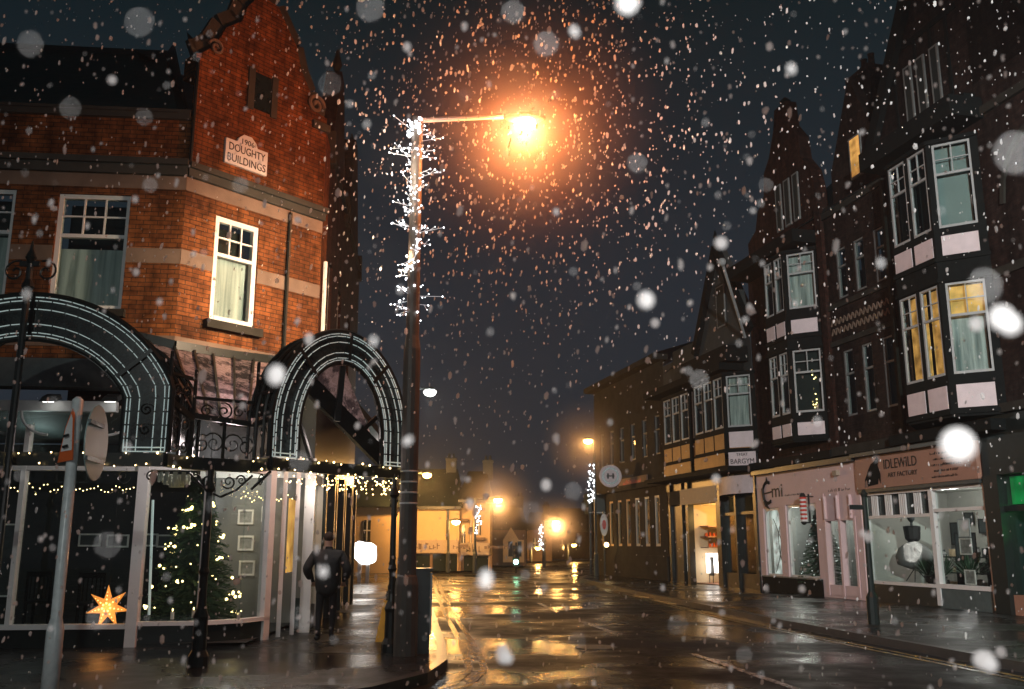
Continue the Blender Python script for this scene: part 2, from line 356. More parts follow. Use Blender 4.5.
def text(name, s, fr, u, z, w, size, mat, parent, flip=False, width=None, thick=.004, serif=False):
    cu = bpy.data.curves.new('t', 'FONT'); cu.body = s; cu.size = size; cu.extrude = thick; cu.align_x = 'CENTER'; cu.resolution_u = 3
    ob = bpy.data.objects.new('t', cu); col.objects.link(ob)
    bpy.context.view_layer.update(); dg = bpy.context.evaluated_depsgraph_get(); me0 = ob.evaluated_get(dg).to_mesh()
    vs = [v.co.copy() for v in me0.vertices]; fs = [tuple(p.vertices) for p in me0.polygons]; ob.evaluated_get(dg).to_mesh_clear()
    bpy.data.objects.remove(ob); bpy.data.curves.remove(cu)
    k = 1
    if width:
        w0 = max(v.x for v in vs)-min(v.x for v in vs); k = width/w0
    sg = -1 if flip else 1
    mb = MB(); mb.mesh([fr.p(u+sg*v.x*k, w+v.z, z+v.y) for v in vs], fs)
    return mb.build(name, mat, parent)
def scribble(mb, fr, u0, u1, z, h, w, sg=1, seed=1, dens=.5):
    r = random.Random(seed); u = u0
    while (u1-u)*sg > 0:
        a = r.uniform(.5, 1)*h
        mb.box(fr, u, u+sg*h*.18, w, w+.006, z, z+a)
        if r.random() < .7: mb.box(fr, u, u+sg*h*.5, w, w+.006, z+(a*.8 if r.random() < .5 else 0), z+(a*.8 if False else 0)+h*.16) if False else mb.box(fr, u+sg*h*.18, u+sg*h*.5, w+.001, w+.006, z+r.choice([0, .35, .7])*a, z+r.choice([.15, .5, .9])*a+.01)
        u += sg*h*(.62 if r.random() < .85 else 1.1)
def point(name, loc, power, c, r=.1, parent=None):
    l = bpy.data.lights.new(name, 'POINT'); l.energy = power; l.color = c; l.shadow_soft_size = r
    o = bpy.data.objects.new(name, l); col.objects.link(o); o.location = loc
    if parent is not None: o.parent = parent; o.location = Vector(loc)-parent.location
    return o
# sash window -> part 'window' with sub-parts
def sash(parent, fr, u0, u1, z0, z1, w=-.06, cols=3, rows=2, split=.36, frame='white_paint', back='blind', ft=.07, pane='window_glass', dep=.09, backd=.10, bars=True, low=(1, 1), halfblind=None):
    mb = MB(); a, b = u0, u1
    mb.box(fr, a, a+ft, w-dep, w, z0, z1); mb.box(fr, b-ft, b, w-dep, w, z0, z1)
    mb.box(fr, a+ft, b-ft, w-dep, w-.002, z1-ft, z1); mb.box(fr, a+ft, b-ft, w-dep, w+.01, z0, z0+ft*1.2)
    zs = z1-(z1-z0)*split
    if bars:
        mb.box(fr, a+ft, b-ft, w-dep, w-.006, zs-.03, zs+.03)
        for i in range(1, cols):
            x = a+ft+(b-a-2*ft)*i/cols; mb.box(fr, x-.013, x+.013, w-.05, w-.012, zs+.03, z1-ft)
        for j in range(1, rows):
            z = zs+.03+(z1-ft-zs-.03)*j/rows; mb.box(fr, a+ft, b-ft, w-.052, w-.014, z-.013, z+.013)
        for i in range(1, low[0]):
            x = a+ft+(b-a-2*ft)*i/low[0]; mb.box(fr, x-.013, x+.013, w-.05, w-.012, z0+ft, zs-.03)
    o = mb.build('window', frame, parent)
    MB().box(fr, a+ft*.5, b-ft*.5, w-.04, w-.034, z0+ft*.5, z1-ft*.5).build('pane', pane, o)
    m2 = MB()
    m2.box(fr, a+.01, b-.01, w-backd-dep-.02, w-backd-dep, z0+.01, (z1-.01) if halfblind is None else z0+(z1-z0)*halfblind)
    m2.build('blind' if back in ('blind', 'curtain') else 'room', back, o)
    if halfblind is not None:
        MB().box(fr, a+.01, b-.01, w-backd-dep-.35, w-backd-dep-.33, z0+.01, z1-.01).build('room', 'room_dark', o)
    return o
def spiral(c, fr_d, r, turns, sgn=1, start=0, n=18, flat=True):
    pts = []
    for i in range(n+1):
        t = i/n; rr = r*(1-t*.86); a = start+sgn*t*turns*2*math.pi
        pts.append(c+fr_d*rr*math.cos(a)+Vector((0, 0, rr*math.sin(a))))
    return pts
# ------------------------------------------------------------------ world
w = bpy.data.worlds.new('World'); sc.world = w; w.use_nodes = True; nt = w.node_tree
bg = nt.nodes['Background']; tc = nn(nt, 'ShaderNodeTexCoord'); sp = nn(nt, 'ShaderNodeSeparateXYZ'); nt.links.new(tc.outputs['Generated'], sp.inputs[0])
rp = nn(nt, 'ShaderNodeValToRGB'); nt.links.new(sp.outputs['Z'], rp.inputs[0]); e = rp.color_ramp.elements
e[0].position = 0; e[0].color = (.029, .036, .048, 1); e[1].position = .57; e[1].color = (.0022, .011, .0135, 1); k = e.new(.25); k.color = (.022, .031, .043, 1)
no = nn(nt, 'ShaderNodeTexNoise'); no.inputs['Scale'].default_value = 2.2; no.inputs['Detail'].default_value = 5; nt.links.new(tc.outputs['Generated'], no.inputs['Vector'])
mr = nn(nt, 'ShaderNodeMapRange'); mr.inputs['To Min'].default_value = .75; mr.inputs['To Max'].default_value = 1.25; nt.links.new(no.outputs['Fac'], mr.inputs['Value'])
sky = nn(nt, 'ShaderNodeTexSky', sky_type='NISHITA'); sky.sun_disc = False; sky.sun_elevation = R(-6); sky.sun_rotation = R(200)
ml = nn(nt, 'ShaderNodeMix', data_type='RGBA', blend_type='MULTIPLY'); ml.inputs['Factor'].default_value = 1; nt.links.new(rp.outputs['Color'], ml.inputs['A']); nt.links.new(mr.outputs['Result'], ml.inputs['B'])
ad = nn(nt, 'ShaderNodeMix', data_type='RGBA', blend_type='ADD'); ad.inputs['Factor'].default_value = .05; nt.links.new(ml.outputs['Result'], ad.inputs['A']); nt.links.new(sky.outputs['Color'], ad.inputs['B'])
nt.links.new(ad.outputs['Result'], bg.inputs['Color']); bg.inputs['Strength'].default_value = .75
# ------------------------------------------------------------------ ground
g = MB(); g.mesh([(-150, -40, -.125), (150, -40, -.125), (150, 400, -.125), (-150, 400, -.125)], [(0, 1, 2, 3)]); tag(g.build('road', 'wet_asphalt', origin=(0, 0, -.125)), kind='structure')
def slab(name, poly, mat, z0, z1):
    n = len(poly); b = MB(); b.mesh([(x, y, z1) for x, y in poly]+[(x, y, z0) for x, y in poly], [tuple(range(n))]+[(i, (i+1) % n, (i+1) % n+n, i+n) for i in range(n)])
    return tag(b.build(name, mat, origin=(0, 0, z0)), kind='structure')
LK = [(-16, 7.4), (-8, 7.9), (-5.2, 8.3), (-3.6, 8.8), (-2.4, 9.5), (-1.5, 10.5), (-1.0, 11.6), (-.86, 12.9), (-1.02, 15), (-1.35, 18), (-1.9, 23), (-2.9, 33), (-3.8, 43), (-4.6, 50), (-7, 53.5), (-30, 54)]
RK = [(9.5, -2), (8.6, 3), (7.4, 8), (6.7, 12), (6.0, 16), (5.35, 20), (4.75, 25), (4.05, 31), (3.35, 38), (3.0, 43), (3.6, 47), (5.2, 49.5), (8, 51), (14, 52)]
def offset(path, d):
    out = []
    for i, p in enumerate(path):
        a = Vector(path[max(i-1, 0)]); b = Vector(path[min(i+1, len(path)-1)]); t = (b-a).normalized(); out.append((p[0]-t.y*d, p[1]+t.x*d))
    return out
li = offset(LK, .14); slab('pavement', li+[(-30, 53), (-30, 7.5)], 'wet_paving', -.13, 0)
ri = offset(RK, -.14); slab('pavement', ri+[(30, 52), (30, -2)], 'wet_paving', -.13, 0)
def kerb(outer, inner):
    b = MB(); n = len(outer)
    vs = [(x, y, z) for (x, y), z in zip(outer, [-.13]*n)]+[(x, y, .006) for x, y in outer]+[(x, y, .006) for x, y in inner]+[(x, y, -.01) for x, y in inner]
    fs = [(k*n+i, k*n+i+1, (k+1)*n+i+1, (k+1)*n+i) for k in range(3) for i in range(n-1)]; b.mesh(vs, fs); tag(b.build('kerb', 'kerb_stone', origin=(0, 0, -.13)), kind='structure')
kerb(LK, li); kerb(RK, ri)
def stripe(mb, path, d, wd, z=-.119):
    a = offset(path, d); c = offset(path, d+wd); n = len(a)
    mb.mesh([(x, y, z) for x, y in a]+[(x, y, z) for x, y in c], [(i, i+1, n+i+1, n+i) for i in range(n-1)])
b = MB(); stripe(b, RK, .25, .10); stripe(b, RK, .45, .10); stripe(b, LK, -.35, .10); stripe(b, LK, -.55, .10)
tag(b.build('road_marking', 'line_yellow', origin=(0, 0, -.12)), kind='structure')
b = MB()
for (x0, y0, x1, y1) in ((3.35, 10.6, 2.72, 14.7), (1.98, 17.6, 1.5, 20.6), (1.1, 23.5, .75, 27), (.5, 30, .35, 34), (.2, 38, .2, 43)): b.beam((x0, y0, -.12), (x1, y1, -.12), .11, .004)
b.beam((.9, 46.5, -.12), (-3.5, 46, -.12), .2, .004)
tag(b.build('road_marking', 'line_white', origin=(0, 0, -.12)), kind='structure')
b = MB(); b.lathe((1.35, 15.6, -.122), [(.34, 0), (.34, .008)], 20); b.build('manhole_cover', 'grey_metal'); tag(bpy.data.objects['manhole_cover'], 'round iron manhole cover in the wet road right of the lamp post', 'manhole cover')
# ================================================================== LEFT CORNER BUILDING
P1 = at(170, 390, 14.5); L = Fr((P1.x, P1.y), un(84.5)); C = Fr((P1.x, P1.y), un(39.5))
P2 = C.p(2.85, 0, 0); T = Fr((P2.x, P2.y), un(-5.5))
bl = thing('corner_building', (P1.x, P1.y, 0), 'red brick corner building with shaped gable and plaque, behind the glass canopy', 'building')
wl = [(-4.75, -3.6, 5.15, 7.15), (-2.0-.0, -.87, 5.15, 7.10)]
wl = [(-4.4, -2.66, 5.15, 7.14), (-2.0, -.86, 5.15, 7.10)]
wc = [(.60, 1.47, 5.12, 6.96)]
b = MB(); b.wall(L, -12, 0, 4.3, 8.45, wl); 
# cant wall with gable
b.wall(C, 0, 2.85, 4.3, 9.3, wc)
gab = [(0, 9.3), (2.85, 9.3), (2.85, 9.55), (2.55, 9.6), (2.42, 9.95), (2.2, 10.3), (2.05, 10.75), (1.85, 11.0), (1.6, 11.35), (1.2, 11.4), (.95, 11.05), (.85, 10.7), (.55, 10.45), (.35, 10.0), (.1, 9.75), (0, 9.7)]
b.face([C.p(u, 0, z) for u, z in gab]); b.face([C.p(u, -.35, z) for u, z in gab])
for i in range(len(gab)):
    a, c = gab[i], gab[(i+1) % len(gab)]; b.face([C.p(a[0], 0, a[1]), C.p(c[0], 0, c[1]), C.p(c[0], -.35, c[1]), C.p(a[0], -.35, a[1])])
b.wall(T, 0, .9, 4.3, 9.3)
b.box(L, -12, -.4, -.35, -.36, 8.45, 8.5)
b.build('wall', 'brick_red', bl)
sb = MB()
for z0, z1 in ((4.55, 4.75), (5.95, 6.2), (7.22, 7.45)):
    for fr, rng in ((L, (-12, 0)), (C, (0, 2.85))):
        segs = [rng]
        for (a, c, d, e_) in (wl if fr is L else wc):
            ns = []
            for s0, s1 in segs:
                if z1 > d and z0 < e_ and a < s1 and c > s0: ns += [(s0, a-.004), (c+.004, s1)]
                else: ns.append((s0, s1))
            segs = ns
        for s0, s1 in segs:
            if s1-s0 > .05: sb.box(fr, s0, s1, -.02, .012, z0, z1)
sb.build('stone_course', 'stone_band', bl)
sb = MB()
sb.box(L, -12, .02, -.02, .07, 7.46, 7.62); sb.box(C, 0, 2.87, -.02, .07, 7.46, 7.60); sb.box(L, -12, .04, -.02, .14, 7.62, 7.72); sb.box(C, 0, 2.9, -.02, .13, 7.60, 7.70)
for i in range(len(gab)-1):
    if i < 2: continue
    a, c = gab[i], gab[i+1]; sb.beam(C.p(a[0], -.15, a[1]+.03), C.p(c[0], -.15, c[1]+.03), .5, .1, up=C.n)
sb.box(L, -12, 0, -.3, .08, 8.45, 8.62); sb.box(C, 2.5, 2.9, -.4, .06, 9.25, 9.4)
sb.box(C, 1.05, 1.18, -.02, .03, 9.1, 9.9); sb.box(C, 1.55, 1.68, -.02, .03, 9.1, 9.9)
sb.build('cornice', 'stone_moss', bl)
vs_ = MB(); vs_.tube(spiral(C.p(2.55, .04, 9.72), C.d, .2, 1.6, 1, 0, 24), .035, 6); vs_.tube(spiral(C.p(.35, .04, 9.95), C.d, .15, 1.5, -1, 3, 20), .03, 6); vs_.build('gable_scroll', 'stone_band', bl)
MB().box(C, 1.19, 1.54, -.02, .01, 9.15, 9.85).build('gable_slit', 'dark_pane', bl)
sb = MB()
for (a, c, d, e_) in wl: sb.box(L, a-.08, c+.08, -.1, .10, d-.12, d)
for (a, c, d, e_) in wc: sb.box(C, a-.1, c+.12, -.1, .12, d-.14, d)
sb.build('window_sill', 'stone_dark', bl)
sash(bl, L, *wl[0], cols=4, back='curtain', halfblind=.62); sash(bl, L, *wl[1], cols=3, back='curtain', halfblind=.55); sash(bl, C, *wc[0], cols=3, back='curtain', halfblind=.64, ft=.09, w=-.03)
rf = MB(); rf.face([L.p(-12, .1, 8.55), L.p(-.2, .1, 8.55), L.p(-1.6, -3.6, 11.6), L.p(-12, -3.6, 11.6)])
rf.face([L.p(-.2, .1, 8.55), C.p(.1, -.2, 8.6), C.p(.9, -2.4, 11.2), L.p(-1.6, -3.6, 11.6)])
rf.face([C.p(2.8, -.3, 8.9), T.p(.9, 0, 8.9), T.p(1.2, -3, 11.5), C.p(1.2, -2.5, 11.6)])
rf.box(L, -12, -1.4, -3.7, -3.5, 11.5, 11.65); rf.build('roof', 'slate', bl)
dp = MB(); dp.tube([C.p(2.08, .06, 4.6), C.p(2.08, .06, 7.4)], .035); dp.tube([C.p(.02, .05, 7.7), C.p(.02, .05, 9.6)], .03); dp.build('drainpipe', 'black_paint', bl)
dp = MB(); dp.tube([T.p(.12, .08, 4.3), T.p(.12, .08, 6.7)], .04); dp.build('drainpipe', 'white_paint', bl)
# plaque
pq = MB(); z0, z1 = 7.93, 8.40; ua, ub = .66, 1.52; um = (ua+ub)/2
pts = [(ua, z0), (ub, z0), (ub, z1-.02), (ub-.22, z1-.02), (ub-.25, z1+.06), (um+.08, z1+.15), (um-.08, z1+.15), (ua+.25, z1+.06), (ua+.22, z1-.02), (ua, z1-.02)]
n = len(pts); pq.mesh([C.p(u, .05, z) for u, z in pts]+[C.p(u, 0, z) for u, z in pts], [tuple(range(n))]+[(i, (i+1) % n, (i+1) % n+n, i+n) for i in range(n)])
po = pq.build('plaque', 'white_paint', bl)
text('lettering', '1906', C, um, 8.37, .053, .14, 'ink', po, width=.25)
text('lettering', 'DOUGHTY', C, um, 8.185, .053, .20, 'ink', po, width=.74)
text('lettering', 'BUILDINGS', C, um, 7.985, .053, .20, 'ink', po, width=.78)
# shopfront of the corner
S = bl
G = [(L.p(-.24, 0, 0)), Vector((-4.72, 14.62, 0)), Vector((-4.22, 15.02, 0)), Vector((-3.95, 15.6, 0))]
fl = MB(); rs = MB(); gl = MB(); fas = MB()
# left face: riser, sill, transom, fascia, glass
rs.box(L, -12, -.24, -.3, .0, 0, .26); sill = MB(); sill.box(L, -12, -.24, -.12, .06, .26, .33); sill.box(L, -12, -.24, -.1, .04, 2.60, 2.70)
gl.box(L, -12, -.3, -.05, -.04, .33, 3.6)
for u in (-11, -8.3, -5.6, -3.86, -2.06, -.28): sill.box(L, u-.035, u+.035, -.1, .05, 0.06 if u > -.5 else .33, 3.3)
sill.box(L, -.36, -.2, -.1, .08, 0, 2.75)
for i in range(3):
    fr = Fr((G[i].x, G[i].y), ((G[i+1]-G[i]).x, (G[i+1]-G[i]).y)); ln = (G[i+1]-G[i]).length
    rs.box(fr, 0, ln, -.2, 0, 0, .30); sill.box(fr, 0, ln, -.1, .05, .30, .36); sill.box(fr, 0, ln, -.1, .04, 2.62, 2.7)
    gl.box(fr, 0, ln, -.045, -.04, .36, 2.62)
    if i == 1: sill.box(fr, -.035, .035, -.08, .03, .36, 2.62)
    if i == 2: sill.box(fr, ln-.14, ln, -.1, .05, 0, 2.9)
    fas.box(fr, 0, ln, -.3, .02, 2.7, 3.2)
fas.box(L, -12, -.24, -.35, .02, 3.9, 4.35); 
fas.mesh([L.p(-.24, 0, 3.2), C.p(0, 0, 4.35), C.p(2.85, 0, 4.35), G[3]+Vector((0, 0, 3.2)), G[2]+Vector((0, 0, 3.2)), G[1]+Vector((0, 0, 3.2)), L.p(-.24, 0, 4.35)], [(0, 6, 1), (0, 1, 5), (5, 1, 4), (4, 1, 2), (4, 2, 3)])
rs.build('stall_riser', 'black_paint', bl); sill.build('shopfront_frame', 'white_paint', bl); fas.build('fascia', 'grey_metal', bl); gl.build('shop_window', 'shop_glass', bl)
# door recess + pilasters
pl = MB()
for q in ((-3.86, 16.0), (-3.74, 16.45)):
    f2 = Fr(q, (1, .2)); pl.box(f2, -.035, .035, -.06, .04, 0, 3.0)
pl.build('pilaster', 'white_paint', bl)
pl = MB()
for u in (.1, 1.5): pl.box(T, u-.04, u+.04, -.1, .08, 0, 3.0)
pl.box(T, .1, 1.5, -.05, .05, 2.6, 2.75); pl.build('pilaster', 'white_paint', bl)
MB().box(T, .16, 1.44, -.03, -.02, .4, 2.6).build('shop_window', 'shop_glass', bl)
MB().box(T, .1, 1.5, -.12, .0, 0, .4).build('stall_riser', 'black_paint', bl)
MB().box(T, 0, 10, -.3, .05, 3.0, 4.3).build('fascia', 'black_paint', bl)
# interior
rm = MB(); bk = Vector((-8, 20.4, 0))
rm.mesh([(-16, 19.6, 0), (-5.1, 20.6, 0), (-5.1, 20.6, 3.6), (-16, 19.6, 3.6)], [(0, 1, 2, 3)]); rm.mesh([(-16, 13.7, .05), (-4, 14.6, .05), (-4.2, 20.5, .05), (-16, 19.6, .05)], [(0, 1, 2, 3)]); rm.mesh([(-16, 13.2, 3.62), (-5.45, 14.6, 3.62), (-4.2, 15.9, 3.3), (-4.4, 20.5, 3.62), (-16, 19.6, 3.62)], [(0, 1, 2, 3, 4)])
rm.build('room', 'room_dark', bl)
WP = Fr((-5.35, 18.2), (1, .0)); rm = MB(); rm.box(WP, -.7, 1.38, -.1, 0, 0, 3.3); rm.build('room_wall', 'room_grey', bl)
rm = MB(); rm.box(WP, -.7, 1.5, .0, .03, 2.75, 3.3); rm.build('picture_rail', 'white_paint', bl)
pic_n = 0
def picture(fr, u, z, pw, ph, label, art='photo_art', group='framed pictures on the shop walls', name='picture_frame', w=0):
    t = thing(name, fr.p(u, w, z), label, 'picture', group); k = .035
    b = MB(); b.box(fr, u-pw/2, u-pw/2+k, w, w+.03, z-ph/2, z+ph/2); b.box(fr, u+pw/2-k, u+pw/2, w, w+.03, z-ph/2, z+ph/2); b.box(fr, u-pw/2+k, u+pw/2-k, w, w+.03, z-ph/2, z-ph/2+k); b.box(fr, u-pw/2+k, u+pw/2-k, w, w+.03, z+ph/2-k, z+ph/2)
    b.build('frame', 'white_paint', t); MB().box(fr, u-pw/2+k, u+pw/2-k, w+.001, w+.012, z-ph/2+k, z+ph/2-k).build('picture', art, t)
rows = ['top', 'middle', 'bottom']
for i, (x, y) in enumerate(((246, 517), (246, 543), (247, 568))):
    u, z = WP.hit(x, y); picture(WP, u, z, .30, .28, 'white framed photograph, %s of the left column on the grey wall beside the Christmas tree' % rows[i])
for i, (x, y) in enumerate(((267, 514), (267, 538), (267, 564))):
    u, z = WP.hit(x, y); picture(WP, u, z, .2, .30, 'white framed photograph, %s of the right column nearest the window post' % rows[i])
WB = Fr((-8, 20.33), (1, .0917))
for i, (x, y) in enumerate(((90, 540), (118, 541), (147, 540), (168, 541))):
    u, z = WB.hit(x, y, .05); picture(WB, u, z, .46, .27, ['dark picture on the back wall, leftmost of four beside the sign pole', 'dark picture on the back wall, second from the left of four', 'dark picture on the back wall seen just right of the white mullion', 'dark picture on the back wall half behind the Christmas tree'][i], 'picture_dark', w=.05)
u, z = WB.hit(5, 560, .05); picture(WB, u, z, .5, 1.5, 'tall white framed mirror at the far left of the shop window', 'picture_dark', w=.05)
point('shop_ceiling_light', (-5.2, 17.2, 3.0), 48, (1, .93, .85), .1)
point('shop_ceiling_light', (-8.5, 16.6, 3.2), 14, (.8, 1, .97), .15)
# chandelier
u, z = 0, 0; q = at(177, 481, 16.6); t = thing('ceiling_lamp', q, 'pale pleated ceiling lamp hanging above the Christmas tree', 'lamp')
b = MB()
for i in range(3): 
    for j in range(14):
        a = j/14*2*math.pi; r0 = .12+.1*i; b.box(Fr((q.x+math.cos(a)*r0, q.y+math.sin(a)*r0), (-math.sin(a), math.cos(a))), -.035, .035, -.006, .006, q.z-.02-.09*(2-i)*.5, q.z+.14-.05*(2-i))
b.build('lamp_shade', 'room_light', t); MB().tube([q+Vector((0, 0, .1)), Vector((q.x, q.y, 3.6))], .012).build('cable', 'ink', t)
# christmas tree
tq = Vector((-5.42, 16.35, .05)); t = thing('christmas_tree', tq, 'green Christmas tree with warm fairy lights standing in the bow window', 'christmas tree')
MB().lathe(tq, [(.06, 0), (.05, 1.2), (.015, 2.5)], 8).build('trunk', 'bark', t); MB().lathe(tq, [(.16, 0), (.2, .28)], 12).build('pot', 'black_paint', t)
fo = MB(); TH = 2.55
for i in range(330):
    z = .3+(TH-.35)*(i/330)**1.05; rr = .80*(1-(z-.25)/(TH-.2))**.85+.03; a = i*2.39996
    d = Vector((math.cos(a), math.sin(a), 0)); tip = tq+d*rr*rnd.uniform(.75, 1.12)+Vector((0, 0, z-.12*rr*2)); rt = tq+Vector((0, 0, z+.05))
    for k in range(16):
        s_ = (k+1)/16; c = rt.lerp(tip, s_); sd = d.cross(Vector((0, 0, 1)))
        for sg in (-1, 1):
            l = .10*(1.15-s_)+.05; e1 = c+(sd*sg*rnd.uniform(.6, 1)+d*.6).normalized()*l+Vector((0, 0, rnd.uniform(-.03, .04)))
            fo.face([c+Vector((0, 0, .012)), c-d*.012, e1, e1+Vector((0, 0, .02))])
fo.build('foliage', 'needles', t)
lb = MB(); prev = None
for i in range(95):
    k = i/95; z = .4+(TH-.6)*k; rr = .80*(1-(z-.25)/(TH-.2))**.85+.04; a = k*2*math.pi*6.5+.7
    p_ = tq+Vector((math.cos(a)*rr, math.sin(a)*rr, z-.15*rr+rnd.uniform(-.04, .04)));
    if (i*7) % 13 < 7: lb.blob(p_, .014+.014*(rnd.random() < .3), n=6)
    if (i*5) % 17 < 3:
        for _ in range(5): lb.blob(p_+Vector((rnd.uniform(-.09, .09), -.03, rnd.uniform(-.05, .05))), rnd.choice((.012, .02, .026)), n=6)
lb.build('fairy_lights', 'tree_warm', t)
# star
q = at(108, 607, 14.62); t = thing('paper_star', q, 'lit orange seven pointed paper star hanging in the left shop window', 'star'); st = MB(); cr = MB()
def star2(mb, c, fr, ro, ri, n, th):
    pts = [];
    for i in range(2*n):
        a = math.pi/2+math.pi*i/n+.05; rr = ro if i % 2 == 0 else ri; pts.append(c+fr.d*rr*math.cos(a)+Vector((0, 0, rr*math.sin(a))))
    m_ = len(pts); mb.mesh(pts+[c+fr.n*th, c-fr.n*th], [(i, (i+1) % m_, m_) for i in range(m_)]+[(i, (i+1) % m_, m_+1) for i in range(m_)])
star2(st, q, L, .33, .135, 7, .09); st.build('star_paper', 'star_paper', t)
for i in range(7):
    a = math.pi/2+2*math.pi*i/7+.05
    for k, rr in enumerate((.06, .115, .17, .22)): cr.blob(q+L.d*rr*math.cos(a)+Vector((0, 0, rr*math.sin(a)))+L.n*(.09*(1-rr/.33)+.012), .017-.003*k, n=6)
cr.build('punched_pattern', 'star_glow', t)
point('star_light', q+L.n*.25, 1.2, (1, .4, .1), .1)
MB().tube([q+Vector((0, 0, .3)), Vector((q.x, q.y, 2.6))], .004).build('cord', 'ink', t)
# candles on the sill
for i, (x, y, lab) in enumerate(((172, 617, 'short white candle on the window sill left of the dark canopy post'), (193, 618, 'small white candle on the window sill right under the Christmas tree'), (262, 613, 'thin white candle on the window sill near the right edge of the bow'))):
    q = at(x, 620, 14.95+.3*i); q.z = .36; t = thing('candle', q, lab, 'candle', 'candles on the sill'); MB().lathe(q, [(.03, 0), (.028, .11)], 8).build('wax', 'white_paint', t); MB().blob(q+Vector((0, 0, .14)), .012, sz=2).build('flame', 'tree_warm', t)
# glowing tube that imitates a vertical streak reflected in the bow window
for x, yy, lab in ((152, 500, 'tall pale glowing tube imitating a reflected streak in the bow window'),):
    a = at(153, 500, 15.1); c = at(149, 615, 15.1); b = MB(); b.tube([a, c], .022, 8); tag(b.build('reflection_streak', 'rope_light'), lab, 'light')
# chairs: silhouettes inside
def chair(x, y, lab):
    t = thing('chair', (x, y, .05), lab, 'chair', 'dark chairs inside the left shop'); f_ = Fr((x, y), (1, .1))
    MB().box(f_, -.22, .22, -.2, .22, .47, .51).build('seat', 'black_timber', t)
    b = MB(); b.box(f_, -.22, -.18, .18, .21, .51, 1.0); b.box(f_, .18, .22, .18, .21, .51, 1.0)
    for i in range(5): b.box(f_, -.14+.07*i-.01, -.14+.07*i+.01, .19, .2, .55, .95)
    b.box(f_, -.22, .22, .175, .215, .93, 1.02); b.build('backrest', 'black_timber', t)
    for sx in (-1, 1):
        for sy in (-1, 1): MB().box(f_, sx*.2-.02, sx*.2+.02, sy*.18-.02, sy*.18+.02, .05, .47).build('leg', 'black_timber', t)
chair(-7.2, 16.6, 'dark slatted chair inside the shop just left of the orange star'); chair(-6.2, 17.3, 'dark slatted chair inside the shop right of the orange star'); chair(-8.4, 17.2, 'dark slatted chair inside the shop behind the sign pole')
# fascia beam over the left shopfront with floodlights
t = thing('fascia_bracket', L.p(-2, 0, 3.4), 'grey bracketed beam with two floodlights over the left shop window', 'bracket')
b = MB(); b.box(L, -3.6, -.75, .02, .14, 3.50, 3.66); b.build('beam', 'grey_frame', t)
b = MB()
for uc, sg in ((-3.0, 1), (-2.3, -1), (-1.75, -1), (-.9, 1), (-2.9, -1)):
    pts = [L.p(uc+sg*.42*math.cos(a), .08, 3.5-.36*math.sin(a)) for a in [i/12*math.pi/2 for i in range(13)]]; b.tube(pts, .022, 6)
b.box(L, -2.34, -2.26, .04, .12, 2.7, 3.5); b.build('curved_bracket', 'grey_frame', t)
for x in (52, 113):
    u, z = L.hit(x, 400, .25); f_ = MB(); f_.mesh([L.p(u-.13, .2, z+.03), L.p(u+.13, .2, z+.03), L.p(u+.13, .42, z-.05), L.p(u-.13, .42, z-.05), L.p(u-.1, .2, z+.1), L.p(u+.1, .2, z+.1), L.p(u+.1, .38, z+.03), L.p(u-.1, .38, z+.03)], [(4, 5, 6, 7), (0, 1, 5, 4), (1, 2, 6, 5), (2, 3, 7, 6), (3, 0, 4, 7)]); fo_ = f_.build('floodlight', 'grey_metal', t)
    MB().mesh([L.p(u-.08, .27, z+.0), L.p(u+.08, .27, z+.0), L.p(u+.08, .40, z-.055), L.p(u-.08, .40, z-.055)], [(0, 1, 2, 3)]).build('lens', 'lamp_white', fo_)
    point('floodlight_glow', L.p(u, .75, z-.3), .4, (1, .97, .92), .1)
